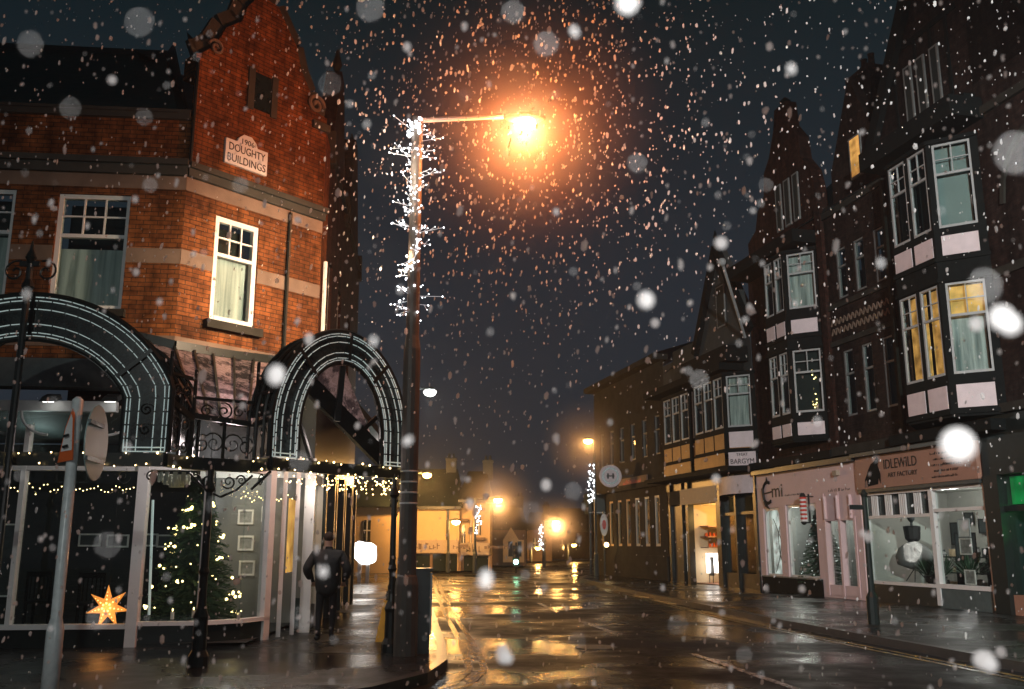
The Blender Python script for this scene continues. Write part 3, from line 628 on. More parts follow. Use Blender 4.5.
# ------------------------------------------------------------------ glass canopy
cn = thing('glass_canopy', (-4.3, 11.6, 0), 'black iron canopy with two glass arches and scrollwork round the corner building', 'canopy')
E0 = None; E1 = Vector((-4.32, 11.6, 0)); E2 = Vector((-4.17, 12.1, 0)); E3 = Vector((-3.49, 12.6, 0)); E4 = Vector((-3.15, 12.2, 0)); E5 = Vector((-1.63, 13.9, 0))
LA = Fr((E1.x, E1.y), un(84.5)); RA = Fr((E4.x, E4.y), (E5-E4).xy); span = (E5-E4).length
def arch(fr, uc, zc, rx, rz, leg, zb, rings, bars, depth, name):
    def path(o, w_, n=44, seg=None):
        pts = []
        for i in range(n+1):
            a = math.pi*i/n; x = (rx-o)*math.cos(a); z = zc+(rz-o)*math.sin(a)
            if abs(x) > leg-o: x = math.copysign(leg-o, x)
            if z < zc+.001: continue
            pts.append((uc+x, z))
        pts = [(uc+min(leg, rx)-o, zb)]+pts+[(uc-min(leg, rx)+o, zb)]
        return [fr.p(u, w_, z) for u, z in pts]
    # frame edges
    e = MB(); e.tube(path(-.035, 0), .04, 6); e.tube(path(rings[-1]+.04, 0), .03, 6)
    o1, o2 = path(0, .0, 44), path(rings[-1], .0, 44)
    for a in bars:
        ca, sa = math.cos(a), math.sin(a)
        x1 = max(-leg, min(leg, rx*ca)); e.beam(fr.p(uc+x1*1.02, .02, zc+rz*sa*1.02), fr.p(uc+max(-leg+rings[-1], min(leg-rings[-1], (rx-rings[-1])*ca)), .02, zc+(rz-rings[-1])*sa), .05, .05)
    ob = e.build('arch_frame', 'black_paint', cn)
    gm = MB(); n_ = min(len(o1), len(o2))
    gm.mesh(o1+o2, [(i, i+1, len(o1)+i+1, len(o1)+i) for i in range(n_-1)]); gm.build('arch_glass', 'vault_glass', cn)
    lt = MB()
    for o in rings:
        pp = path(o, .03, 90)
        # resample to dashes
        acc = 0; seg = []; L_ = .15; gap = .02
        tot = [0]
        for i in range(1, len(pp)): tot.append(tot[-1]+(pp[i]-pp[i-1]).length)
        def P(s_):
            for i in range(1, len(tot)):
                if tot[i] >= s_: 
                    k = (s_-tot[i-1])/max(1e-6, tot[i]-tot[i-1]); return pp[i-1].lerp(pp[i], k)
            return pp[-1]
        s_ = 0
        while s_ < tot[-1]-.03:
            e_ = min(s_+L_, tot[-1]); lt.beam(P(s_), P(e_), .010, .014, up=fr.n); s_ = e_+gap
    for sg in (-1, 1):
        a0 = uc+sg*min(leg, rx); lt.beam(fr.p(a0, .03, zb), fr.p(a0-sg*rings[-1], .03, zb), .014, .02, up=fr.n); lt.beam(fr.p(a0, .03, zb+.05), fr.p(a0-sg*rings[-1], .03, zb+.05), .014, .02, up=fr.n)
    lt.build('rope_light', 'rope_light', cn)
    vt = MB(); a_, b_ = path(0, 0, 30), path(0, -depth, 30); n_ = len(a_); vt.mesh(a_+b_, [(i, i+1, n_+i+1, n_+i) for i in range(1, n_-2)]); vt.build('vault_glazing', 'vault_glass', cn)
    rb = MB()
    for k in range(1, 4): rb.tube(path(-.02, -depth*k/3, 30), .025, 5)
    rb.build('vault_rib', 'black_paint', cn)
ZB = 2.62
arch(LA, -1.75, 2.58, 1.95, 1.98, 1.75, ZB, (0, .047, .156, .35, .46, .50), (R(41), R(90), R(139)), 1.6, 'left')
arch(RA, span/2, 3.02, span/2, 1.42, 9, ZB, (0, .035, .12, .27, .345, .375), (R(48), R(86), R(132)), .55, 'right')
# edge beam
ed = MB(); path_e = [LA.p(-6, 0, 0), E1, E2, E3, E4, E5, Vector((-2.2, 17.5, 0)), Vector((-3.2, 26, 0))]
for i in range(len(path_e)-1): ed.beam(path_e[i]+Vector((0, 0, 2.52)), path_e[i+1]+Vector((0, 0, 2.52)), .1, .16); 
for i in (1, 2, 3): ed.beam(path_e[i]+Vector((0, 0, (3.28, 3.14, 3.08)[i-1])), path_e[i+1]+Vector((0, 0, (3.1, 3.08, 3.12)[i-1])), .05, .07)
for i in (2,): ed.beam(path_e[i]+Vector((0, 0, 3.38)), path_e[i+1]+Vector((0, 0, 3.38)), .04, .04)
ed.beam(E1+Vector((0, 0, 3.62)), E2+Vector((0, 0, 3.62)), .04, .04); ed.beam(E3+Vector((0, 0, 3.5)), E4+Vector((0, 0, 3.5)), .04, .04)
for q, z in ((E1, 3.9), (E2, 3.75), (E3, 3.95), (E4, 3.6), ((E2+E3)/2, 3.1)): ed.tube([q+Vector((0, 0, 2.5)), q+Vector((0, 0, z))], .026, 6)
ed.build('edge_beam', 'black_paint', cn)
# scrollwork
sw = MB()
def scrolls(a, b_, items):
    f_ = Fr((a.x, a.y), (b_-a).xy); ln = (b_-a).length
    for (k, z, r_, sg, st_) in items: sw.tube(spiral(f_.p(k*ln, 0, z), f_.d, r_, 1.6, sg, st_, 20), .011, 4, caps=False)
scrolls(E1, E2, [(.3, 3.42, .09, 1, 0), (.7, 3.42, .09, -1, 3.1), (.3, 3.0, .1, 1, 0), (.7, 3.0, .1, -1, 3.1), (.3, 2.72, .09, -1, 0), (.7, 2.72, .09, 1, 3.1)])
scrolls(E2, E3, [(.2, 3.22, .09, 1, 0), (.48, 3.23, .12, -1, 2), (.72, 3.24, .09, 1, 0), (.92, 3.22, .07, 1, 0), (.15, 2.78, .13, 1, 1), (.35, 2.80, .15, -1, 3), (.64, 2.80, .15, 1, 0), (.86, 2.78, .13, -1, 2)])
scrolls(E3, E4, [(.3, 3.3, .08, 1, 0), (.7, 3.3, .08, -1, 3.1), (.5, 2.95, .1, 1, 0), (.5, 2.72, .09, -1, 0)])
for i in range(8):  # valance brackets below the beam
    k = i/7; q = LA.p(-1.3+1.3*k, 0, 0) if i < 3 else E2.lerp(E3, (i-3)/4)
scrolls(E2, E3, [(.1, 2.32, .07, 1, 0), (.3, 2.30, .10, -1, 0), (.62, 2.30, .10, 1, 3), (.82, 2.33, .07, -1, 3)]); scrolls(LA.p(-1.2, 0, 0), E1, [(.3, 2.32, .06, 1, 0), (.6, 2.31, .09, -1, 0), (.88, 2.32, .07, 1, 0)]); scrolls(E3, E4, [(.5, 2.32, .09, 1, 0)])
sw.tube([E3+Vector((0, 0, 2.22)), E3.lerp(E4, .5)+Vector((0, 0, 2.32)), E4+Vector((0, 0, 2.42))], .02, 5)
sw.tube([E2.lerp(E3, .5)+Vector((0, 0, 2.1)), E2.lerp(E3, .25)+Vector((0, 0, 2.2)), E2+Vector((0, 0, 2.4))], .015, 5); sw.tube([E2.lerp(E3, .5)+Vector((0, 0, 2.1)), E2.lerp(E3, .75)+Vector((0, 0, 2.2)), E3+Vector((0, 0, 2.4))], .015, 5)
for fr_, u_, zc_ in ((LA, -.26, 2.9), (LA, -.26, 3.15)): sw.tube(spiral(fr_.p(u_, .02, zc_), fr_.d, .09, 1.6, 1, 0, 20), .009, 4)
sw.build('scrollwork', 'black_paint', cn)
# posts
def ipost(x, y, top, nm='post', r=.05, fin=True):
    b = MB(); b.lathe((x, y, 0), [(.13, 0), (.13, .12), (.09, .2), (.085, .55), (.10, .6), (.06, .7), (r, .8), (r, 1.1), (r+.02, 1.15), (r, 1.2), (r*.85, top-.35), (r+.03, top-.3), (r*.8, top-.2), (r*.8, top)], 12)
    if fin: b.lathe((x, y, top), [(.03, 0), (.07, .08), (.03, .18), (.012, .3)], 10)
    return b.build(nm, 'black_paint', cn)
ipost(-3.93, 12.22, 2.5, fin=False)
q = at(20, 340, 11.25); ipost(-6.07, 11.25, 4.95)
b = MB(); b.tube(spiral(Vector((-6.25, 11.25, 4.85)), Vector((1, 0, 0)), .15, 1.3, 1, 1, 20), .014, 5); b.tube(spiral(Vector((-5.86, 11.25, 4.85)), Vector((1, 0, 0)), .15, 1.3, -1, 2, 20), .014, 5); b.beam((-6.2, 11.25, 4.95), (-5.95, 11.25, 4.95), .04, .06); b.build('finial_scroll', 'black_paint', cn)
for (x, y) in ((-1.72, 13.75), (-1.95, 15.6), (-2.2, 17.5), (-2.55, 20.4), (-2.9, 23.4)): ipost(x, y, 2.5, fin=False, r=.045)
ipost(-7.9, 11.2, 2.5, fin=False)
# fan roof
Wp = [L.p(-1.1, .03, 4.75), L.p(-.4, .03, 4.65), C.p(0, .03, 4.55), C.p(.35, .03, 4.55), C.p(.7, .03, 4.55), C.p(1.1, .03, 4.56), C.p(1.5, .03, 4.58), C.p(1.9, .03, 4.6), C.p(2.3, .03, 4.65), C.p(2.8, .03, 4.7), T.p(.8, .03, 4.75)]
Ep = [E1.lerp(E2, 0)+Vector((-.25, .1, 0)), E1.lerp(E2, .5), E2, E2.lerp(E3, .2), E2.lerp(E3, .4), E2.lerp(E3, .62), E2.lerp(E3, .82), E3, E3.lerp(E4, .5), E4, E4+(E5-E4)*.12]
ez = [3.5, 3.4, 3.15, 3.1, 3.05, 3.05, 3.05, 3.1, 3.2, 3.5, 3.7]
Ep = [Vector((p_.x, p_.y+.12, z)) for p_, z in zip(Ep, ez)]
pk = MB(); dk = MB(); rb = MB()
for i in range(len(Wp)-1):
    (pk if i in (0, 2, 4, 6, 7, 9) else dk).mesh([Wp[i], Wp[i+1], Ep[i+1], Ep[i]], [(0, 1, 2, 3)])
for i in range(len(Wp)): rb.beam(Wp[i]+Vector((0, 0, .02)), Ep[i]+Vector((0, 0, .02)), .035, .05)
for i in range(len(Wp)-1): rb.beam(Wp[i]+Vector((0, 0, .04)), Wp[i+1]+Vector((0, 0, .04)), .12, .14)
pk.build('canopy_glazing', 'canopy_pink', cn); dk.build('canopy_glazing', 'canopy_dirty', cn); rb.build('canopy_rib', 'black_paint', cn)
# lean-to roof seen through the right arch
a0, a1 = at(352, 372, 14.6), at(404, 470, 14.6); b0 = Vector((-3.7, 17.2, 4.9))
lt = MB(); dk = MB(); hi0, hi1 = T.p(1.0, .05, 4.75), T.p(9, .05, 4.75); lo0, lo1 = Vector((-1.75, 14.3, 2.75)), Vector((-3.1, 25.6, 2.75))
rbs = MB()
for i in range(9):
    a_, b_, c_, d_ = hi0.lerp(hi1, i/9), hi0.lerp(hi1, (i+1)/9), lo0.lerp(lo1, (i+1)/9), lo0.lerp(lo1, i/9)
    (lt if i % 2 == 0 else dk).mesh([a_, b_, c_, d_], [(0, 1, 2, 3)]); rbs.beam(a_, d_, .05, .09)
lt.build('canopy_glazing', 'canopy_pink', cn); dk.build('canopy_glazing', 'canopy_dirty', cn)
rbs.beam(hi0, lo0, .12, .2); q0 = RA.p(.45, -.35, 3.95); q1 = RA.p(span-.05, -.2, 2.62); rbs.beam(q0, q1, .09, .26); rbs.beam(RA.p(span*.52, -.1, 4.0), RA.p(span*.5, -.12, 3.2), .06, .08); rbs.beam(RA.p(.35, -.3, 3.8), RA.p(span*.62, -1.0, 2.6), .05, .06); rbs.beam(RA.p(span*.86, -.25, 3.35), RA.p(span*.7, -.25, 3.05), .05, .06)
rbs.build('canopy_rib', 'black_paint', cn)
gg = MB(); gg.mesh([RA.p(.5, -.45, 4.05), RA.p(span*.62, -.4, 4.1), RA.p(span-.12, -.35, 2.75), RA.p(span*.86, -.4, 2.85), RA.p(span*.5, -.4, 3.5)], [(0, 1, 2, 3, 4)]); gg.build('canopy_glazing', 'canopy_pink', cn)
point('canopy_fill', (-4.2, 13.6, 2.85), 55, (1, .86, .84), .15)  # unseen fill lamps added to brighten the canopy glass and pilasters
point('canopy_fill', (-2.6, 15.0, 3.1), 30, (1, .84, .78), .15); point('canopy_fill', (-3.45, 16.4, 2.35), 8, (1, .9, .82), .1)
# string lights along the beam
ls = MB(); cb = MB(); path2 = [LA.p(-4, .08, 0), E1, E2, E3, E4, E5]
prev = None
for i in range(len(path2)-1):
    a, b_ = path2[i], path2[i+1]; ln = (b_-a).length; nb = int(ln/.125); dn = (b_-a).normalized(); nr = Vector((dn.y, -dn.x, 0))
    if i == 2: continue
    for k in range(nb):
        p_ = a.lerp(b_, (k+.5)/nb)+nr*(.09 if i else .1)+Vector((0, 0, 2.52+rnd.choice([-.07, .07])+rnd.uniform(-.02, .02)))
        ls.blob(p_, rnd.choice((.009, .011, .015)), n=6)
t = tag(ls.build('string_lights', 'led_warm'), 'warm white fairy lights strung along the front beam of the canopy', 'string lights')
ls = MB()
for k in range(150):
    s_ = rnd.random(); p_ = E4.lerp(E5, s_)+Vector((rnd.uniform(-.1, .1), rnd.uniform(.2, 3.0), 2.42+rnd.uniform(-.12, .12))); ls.blob(p_, rnd.choice((.009, .012)), n=6)
tag(ls.build('string_lights', 'led_warm'), 'dense net of small warm fairy lights under the right arch', 'string lights')
ls = MB()
for k in range(60): ls.blob(L.p(-3.6+3.3*k/60, -.5, 2.35+.05*math.sin(k*1.3)+rnd.uniform(-.05, .05)), .009, n=6)
tag(ls.build('string_lights', 'led_warm'), 'row of faint fairy lights hung inside the left shop window', 'string lights')
ls = MB()
for k in range(26): ls.blob(WP.p(.2+1.1*k/26, .3, 2.35+.1*math.sin(k)+rnd.uniform(-.08, .08)), .012, n=6)
tag(ls.build('string_lights', 'tree_warm'), 'cluster of fairy lights above the framed pictures at the bow window', 'string lights')
# ------------------------------------------------------------------ second left building (dark, gabled) down the street
b2 = thing('terrace_building', T.p(1, 0, 0), 'tall dark brick building with gables and finials behind the corner building', 'building')
b = MB(); ops2 = [(1.5, 2.2, 5.2, 7.2), (3.6, 4.4, 5.2, 7.2), (6.4, 7.2, 5.2, 7.2)]
b.wall(T, .92, 10, 4.3, 9.2, ops2)
for u0, u1, zz in ((1.0, 4.6, 11.9), (5.2, 9.4, 12.3)):
    um = (u0+u1)/2; b.mesh([T.p(u0, .0, 9.2), T.p(u1, .0, 9.2), T.p(um+.3, .0, zz), T.p(um-.3, .0, zz), T.p(u0, -.35, 9.2), T.p(u1, -.35, 9.2), T.p(um+.3, -.35, zz), T.p(um-.3, -.35, zz)], [(0, 1, 2, 3), (4, 5, 6, 7), (0, 3, 7, 4), (1, 2, 6, 5), (2, 3, 7, 6)])
b.box(T, 1.9, 2.6, -1.6, -.9, 10, 12.2); b.mesh([T.p(10, 0, 0), T.p(10, -8, 0), T.p(10, -8, 9.2), T.p(10, 0, 9.2)], [(0, 1, 2, 3)])
b.build('wall', 'brick_brown', b2)
for o in ops2: sash(b2, T, *o, frame='dim_frame', back='room_dark', cols=2)
b = MB()
for u in (2.8, 7.3, 4.9): b.lathe(T.p(u, -.15, 11.9 if u != 4.9 else 9.3), [(.12, 0), (.05, .15), (.12, .3), (.09, .42), (.02, .7)], 8)
for u in (1.0, 4.6, 5.2, 9.4): b.box(T, u-.15, u+.15, -.3, .1, 9.0, 9.7)
b.build('finial', 'stone_dark', b2)
b = MB(); b.mesh([T.p(.9, .1, 9.2), T.p(10, .1, 9.2), T.p(10, -4, 11.3), T.p(.9, -4, 11.3)], [(0, 1, 2, 3)]); b.build('roof', 'slate', b2)
b = MB(); b.box(T, 1.52, 10, -.4, 0, 0, .5); 
for u in (1.6, 3.4, 3.9, 5.8, 6.3, 8.2, 8.6, 9.9): b.box(T, u-.12, u+.12, -.1, .14, 0, 3.0)
b.build('shopfront_frame', 'teal_paint', b2)
b = MB(); b.box(T, 1.7, 10, -.06, -.05, .5, 3); b.build('shop_window', 'shop_glass', b2)
b = MB(); b.mesh([T.p(1.5, -2, 0), T.p(10, -2, 0), T.p(10, -2, 3), T.p(1.5, -2, 3)], [(0, 1, 2, 3)]); b.build('room', 'room_dark', b2)
b = MB(); b.box(T, .25, 1.35, -.4, -.38, 1.0, 2.3); tag(b.build('lit_display', 'amber_room'), 'warm orange lit display inside the doorway window beside the white pilasters', 'display')
MB().box(T, 2.4, 3.2, -1.2, -1.1, .8, 2.4).build('display_panel', 'amber_room', b2)
b = MB(); b.box(T, 3.95, 4.1, .14, .5, 2.1, 2.7); 
# ------------------------------------------------------------------ lamp post with LED twigs
lp = thing('street_lamp', (-1.47, 13.4, 0), 'tall grey street lamp wrapped in white twig lights with glaring orange lamp', 'street lamp')
top = at(413, 118, 13.4)
b = MB(); b.lathe((-1.47, 13.4, 0), [(.17, 0), (.165, .95), (.145, 1.05), (.13, 1.08), (.125, 4.3), (.10, 4.5), (.085, top.z)], 14); b.build('column', 'post_grey', lp, smooth=False)
LMP = at(525, 121, 13.8)
b = MB(); b.tube([Vector((-1.5, 13.4, top.z-.05)), Vector((-1.2, 13.5, top.z+.02)), LMP+Vector((-.35, -.08, .04))], .04, 8); b.build('bracket_arm', 'white_paint', lp)
b = MB(); b.blob(LMP+Vector((0, 0, .06)), .3, sx=1.15, sy=.5, sz=.28, n=14); b.build('lamp_head', 'grey_metal', lp, smooth=True)
b = MB(); b.blob(LMP-Vector((0, 0, .05)), .13, sx=1.3, sy=1, sz=.75, n=14); b.build('lamp_bowl', 'lamp_orange', lp, smooth=True)
b = MB()
for z in (2.15, 2.0, 1.85, 1.7): b.lathe((-1.47, 13.4, z+.35), [(.13, 0), (.134, .012), (.13, .025)], 14)
b.build('metal_band', 'litter', lp)
tw = MB(); bb = MB()
zt = top.z-.1; z = 4.75
while z < zt:
    for side in range(1 if rnd.random() < .6 else 2):
        a = rnd.uniform(0, 2*math.pi); ln = rnd.uniform(.12, .5); d = Vector((math.cos(a), math.sin(a), rnd.uniform(-.1, .5)))
        p0 = Vector((-1.5, 13.4, z)); d.normalize(); p1 = p0+d*ln; tw.tube([p0, p1], .0035, 4)
        for k in range(3):
            s_ = rnd.uniform(.35, 1); q = p0.lerp(p1, s_)+Vector((rnd.uniform(-.07, .07), rnd.uniform(-.07, .07), rnd.uniform(-.06, .08))); tw.tube([p0.lerp(p1, s_*.8), q], .003, 4); bb.blob(q, rnd.choice((.006, .009, .014)), n=6)
        bb.blob(p1, .012, n=6)
    if rnd.random() < .5: bb.blob(Vector((-1.5+rnd.uniform(-.11, .11), 13.28, z)), .018, n=6)
    z += rnd.uniform(.04, .095)*(1 if not 5.95 < z < 6.1 else 1)
tw.build('light_twig', 'led_twig', lp); tag(bb.build('led_bulb', 'led_white', lp), kind='stuff')
b = MB()
for k in range(16): b.blob(Vector((-1.5+rnd.uniform(-.1, .1), 13.3, zt-.25+k*.02)), .025, n=6)
b.build('led_bulb', 'led_white', lp)
point('lamp_glow', LMP-Vector((0, .0, .22)), 850, (1, .24, .045), .13)
point('pole_fill', (-1.75, 12.9, 7.0), 60, (1, .85, .68), .15)  # unseen fill added beside the LED pole
l = bpy.data.lights.new('pole_fill', 'SPOT'); l.energy = 1500; l.color = (1, .76, .5); l.shadow_soft_size = .25; l.spot_size = R(86); l.spot_blend = .85
o = bpy.data.objects.new('pole_fill', l); col.objects.link(o); o.location = (-1.6, 13.1, 5.7); o.rotation_euler = (Vector((-4.1, 15.8, 5.45))-o.location).to_track_quat('-Z', 'Y').to_euler()  # added spot fill, cone aimed to brighten the cant brick
# cabinet beside the post and grit bag
fc = thing('post_cabinet', (-1.2, 13.75, 0), 'dark narrow cabinet panel with a pale edge beside the street lamp foot', 'cabinet'); f_ = Fr((-1.29, 13.7), (1, .1))
MB().box(f_, -.1, .12, -.1, .12, 0, 1.12).build('body', 'teal_paint', fc); MB().box(f_, .12, .15, -.08, .1, .25, 1.1).build('edge_strip', 'litter', fc); MB().box(f_, -.12, .15, -.12, .14, 1.12, 1.16).build('lid', 'black_paint', fc)
b = MB(); q = Vector((-1.98, 15.3, 0)); b.mesh([q+Vector(v) for v in ((-.16, -.1, 0), (.16, -.1, 0), (.16, .1, 0), (-.16, .1, 0), (-.05, -.03, .62), (.05, -.03, .62), (.05, .03, .62), (-.05, .03, .62))], [(0, 1, 5, 4), (1, 2, 6, 5), (2, 3, 7, 6), (3, 0, 4, 7), (4, 5, 6, 7)])
tag(b.build('warning_cone', 'yellow_grit'), 'small yellow warning marker standing left of the street lamp foot', 'warning marker')
# ------------------------------------------------------------------ sign pole
sx, sy = -4.28, 8.7
a = at(78, 400, 8.7); sx = a.x
sg = thing('sign_post', (sx, sy, 0), 'steel post with a triangular warning sign and a round grey sign back', 'road sign')
MB().lathe((sx, sy, 0), [(.075, 0), (.075, .75), (.05, .85), (.05, a.z), (.02, a.z+.03)], 12).build('post', 'pole_silver', sg, smooth=True)
ds = Fr((sx, sy), un(18)); ds = Fr((sx+.06, sy+.0), (math.sin(R(22)), math.cos(R(22))))
b = MB(); q = at(91, 441, 8.75); fd = Vector((math.sin(R(12)), math.cos(R(12)), 0)).normalized()
# round plate seen obliquely: its plane contains z and a horizontal direction pointing mostly away
hd = Vector((-.12, .99, 0)).normalized(); nrm = Vector((hd.y, -hd.x, 0)); cc = Vector((sx+.115, sy+.20, q.z)); n = 32
ring = [cc+hd*.34*math.cos(2*math.pi*i/n)+Vector((0, 0, .36*math.sin(2*math.pi*i/n))) for i in range(n)]
b.mesh(ring+[v+nrm*.012 for v in ring], [tuple(range(n)), tuple(range(n, 2*n))]+[(i, (i+1) % n, (i+1) % n+n, i+n) for i in range(n)]); dsk = b.build('round_plate', 'plate_grey', sg)
b = MB(); 
for z in (.17, -.17): b.beam(cc+nrm*.02+hd*-.3+Vector((0, 0, z)), cc+nrm*.02+hd*.12+Vector((0, 0, z)), .03, .04)
b.build('plate_rail', 'grey_metal', sg)
b = MB(); tb = at(69, 462, 8.6); zt_ = at(78, 408, 8.6).z; zb_ = tb.z
td = Vector((-.30, .95, 0)).normalized(); tn = Vector((-td.y, td.x, 0)) ; tn = -Vector((td.y, -td.x, 0)) if Vector((td.y, -td.x, 0)).y > 0 else Vector((td.y, -td.x, 0))
tc_ = Vector((sx-.06, sy+.0, 0))
def tri(mb, s0, w_, mt):
    # triangle: apex near the post top, base below, seen obliquely
    bx = tc_+tn*w_; hw = .17*s0; zc_ = (zt_+zb_)/2-.02; hh = (zt_-zb_)/2*s0
    e0 = Vector((-.17, 0.06, 0)); 
    m0 = bx+e0*.5
    mb.mesh([m0+e0*.5*s0*0+Vector((.085, -.03, 0))*s0*1.0+Vector((0, 0, zc_+hh)), m0-Vector((.085, -.03, 0))*s0+Vector((0, 0, zc_-hh)), m0+Vector((.085, -.03, 0))*s0+Vector((0, 0, zc_-hh+.02))], [(0, 1, 2)])
pts = [Vector((sx-.01, sy-.07, zt_)), Vector((sx-.075, sy-.035, zt_-.17)), Vector((sx-.125, sy-.02, zb_)), Vector((sx+.045, sy-.09, zb_+.02)), Vector((sx+.015, sy-.08, zt_-.06))]
fn = (pts[2]-pts[0]).cross(pts[3]-pts[0]).normalized(); fn = fn if fn.y < 0 else -fn
b = MB(); n = len(pts); b.mesh(pts+[p_-fn*.01 for p_ in pts], [tuple(range(n)), tuple(range(n, 2*n))]+[(i, (i+1) % n, (i+1) % n+n, i+n) for i in range(n)]); to = b.build('triangle_plate', 'orange_red', sg)
cen = sum(pts, Vector())/n
inn = [cen+(p_-cen)*.80+fn*.004 for p_ in pts]; inn[2] += Vector((.008, 0, .05)); inn[3] += Vector((0, 0, .045))
MB().mesh(inn, [tuple(range(n))]).build('triangle_face', 'white_paint', to)
b = MB()
for z in (zb_+.14, zb_+.24): b.beam(Vector((cen.x-.035, cen.y, z-.0))+fn*.01, Vector((cen.x+.02, cen.y-.02, z+.012))+fn*.01, .012, .024)
b.build('triangle_symbol', 'ink', to)
# ================================================================== RIGHT TERRACE
RF = Fr((10.6, 22), un(-13.1))
H_ = RF.hit
def chimney(mb, u0, u1, w0, w1, z0, z1):
    mb.box(RF, u0, u1, w0, w1, z0, z1); mb.box(RF, u0-.06, u1+.06, w0-.06, w1+.06, z1, z1+.14)
    for k in range(max(1, int((u1-u0)/.35))): mb.lathe(RF.p(u0+.2+.35*k, (w0+w1)/2, z1+.14), [(.11, 0), (.09, .4), (.11, .45)], 8)
def gable(mb, u0, u1, z0, ua, za, w=0, th=.35):
    mb.mesh([RF.p(u0, w, z0), RF.p(u1, w, z0), RF.p(ua, w, za), RF.p(u0, w-th, z0), RF.p(u1, w-th, z0), RF.p(ua, w-th, za)], [(0, 1, 2), (3, 4, 5), (0, 2, 5, 3), (1, 2, 5, 4)])
def oriel(parent, ua, wf, pr, zs, fm='black_timber', frame='grey_frame', backs=None, panel='white_panel', nfront=2, farw=True):
    """ua: near attach point on the facade; cant 45 deg, front width wf; zs: list of (window z0, z1, panel z0, z1)"""
    uf0 = ua+pr; uf1 = uf0+wf; uz = uf1+pr
    A, B, Cc, D = RF.p(ua, 0, 0), RF.p(uf0, pr, 0), RF.p(uf1, pr, 0), RF.p(uz, 0, 0)
    zlo = min(z[2] for z in zs)-.18; zhi = max(z[1] for z in zs)+.15
    bt = MB(); fn_ = Fr((A.x, A.y), (B-A).xy); ff = Fr((B.x, B.y), (Cc-B).xy); fz = Fr((Cc.x, Cc.y), (D-Cc).xy)
    def outward(f, c_):
        if f.n.dot(RF.n) < 0: f.n = -f.n
    for f in (fn_, ff, fz): outward(f, None)
    ln = (B-A).length; ops_n = []; ops_f = []
    for (a, b_, c, d) in zs:
        ops_n += [(.17, ln-.13, a, b_)]
        for k in range(nfront): s_ = wf/nfront; ops_f.append((k*s_+.07, (k+1)*s_-.05, a, b_))
    bt.wall(fn_, 0, ln, zlo, zhi, ops_n, rev=.08); bt.wall(ff, 0, wf, zlo, zhi, ops_f, rev=.08); bt.wall(fz, 0, ln, zlo, zhi, ops_n, rev=.08)
    bt.face([A+Vector((0, 0, zlo)), B+Vector((0, 0, zlo)), Cc+Vector((0, 0, zlo)), D+Vector((0, 0, zlo))]); bt.face([A+Vector((0, 0, zhi)), B+Vector((0, 0, zhi)), Cc+Vector((0, 0, zhi)), D+Vector((0, 0, zhi))])
    bt.build('oriel_frame', fm, parent)
    tr = MB()
    for (a, b_, c, d) in zs:
        for z in (c-.12, b_+.03):
            for f, l_ in ((fn_, ln), (ff, wf), (fz, ln)): tr.box(f, -.02, l_+.02, -.02, .05, z, z+.09)
    tr.build('oriel_moulding', fm, parent)
    for i, (a, b_, c, d) in enumerate(zs):
        bk = (backs[i] if backs else ('room_dark', 'room_dark'))
        sash(parent, fn_, .17, ln-.13, a, b_, w=-.01, cols=2, rows=2, frame=frame, back=bk[0], ft=.05, split=.36, dep=.06, backd=.2)
        for o in [o for o in ops_f if o[2] == a]: sash(parent, ff, *o, w=-.01, cols=2, rows=2, frame=frame, back=bk[1], ft=.05, split=.36, dep=.06, backd=.2)
        sash(parent, fz, .17, ln-.13, a, b_, w=-.01, cols=2, rows=2, frame=frame, back='room_dark', ft=.05, split=.36, dep=.06, backd=.2)
        pm = MB(); pm.box(fn_, .19, ln-.15, .002, .02, c+.02, d); pm.build('panel', panel, parent)
        pm = MB()
        for k in range(nfront): s_ = wf/nfront; pm.box(ff, k*s_+.07, (k+1)*s_-.05, .002, .02, c+.02, d)
        pm.build('panel', panel, parent)
    return fn_, ff
def shoproom(parent, u0, u1, z1, dep, mat, floor='room_dark', nm='room'):
    b = MB(); p_ = RF.p
    b.face([p_(u0, -dep, 0), p_(u1, -dep, 0), p_(u1, -dep, z1), p_(u0, -dep, z1)]); b.face([p_(u0, -.1, 0), p_(u0, -dep, 0), p_(u0, -dep, z1), p_(u0, -.1, z1)]); b.face([p_(u1, -.1, 0), p_(u1, -dep, 0), p_(u1, -dep, z1), p_(u1, -.1, z1)]); b.face([p_(u0, -.1, z1), p_(u1, -.1, z1), p_(u1, -dep, z1), p_(u0, -dep, z1)])
    b.build(nm, mat, parent); MB().face([p_(u0, -.1, .03), p_(u1, -.1, .03), p_(u1, -dep, .03), p_(u0, -dep, .03)]).build('floor', floor, parent)
# --- R1 nearest, green shop
r1 = thing('green_lit_shop', RF.p(-3, 0, 0), 'dark brick building at the right edge with a green lit shop window', 'building')
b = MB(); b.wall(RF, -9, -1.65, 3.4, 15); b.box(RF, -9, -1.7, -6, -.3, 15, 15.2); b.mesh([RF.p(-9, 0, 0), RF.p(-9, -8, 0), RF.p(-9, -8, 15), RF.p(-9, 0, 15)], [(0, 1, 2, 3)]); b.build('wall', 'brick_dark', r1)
b = MB(); b.box(RF, -9, -1.5, 0, .10, 11.3, 11.5); b.box(RF, -9, -1.5, 0, .12, 4.35, 4.55); b.box(RF, -9, -1.7, 0, .06, 7.4, 7.6)
for i in range(8): 
    a = R(20*i); b.beam(RF.p(-3.6+1.4*math.cos(a), .03, 9+1.6*math.sin(a)), RF.p(-3.6+1.4*math.cos(a+R(20)), .03, 9+1.6*math.sin(a+R(20))), .06, .12)
b.build('stone_course', 'stone_dark', r1)
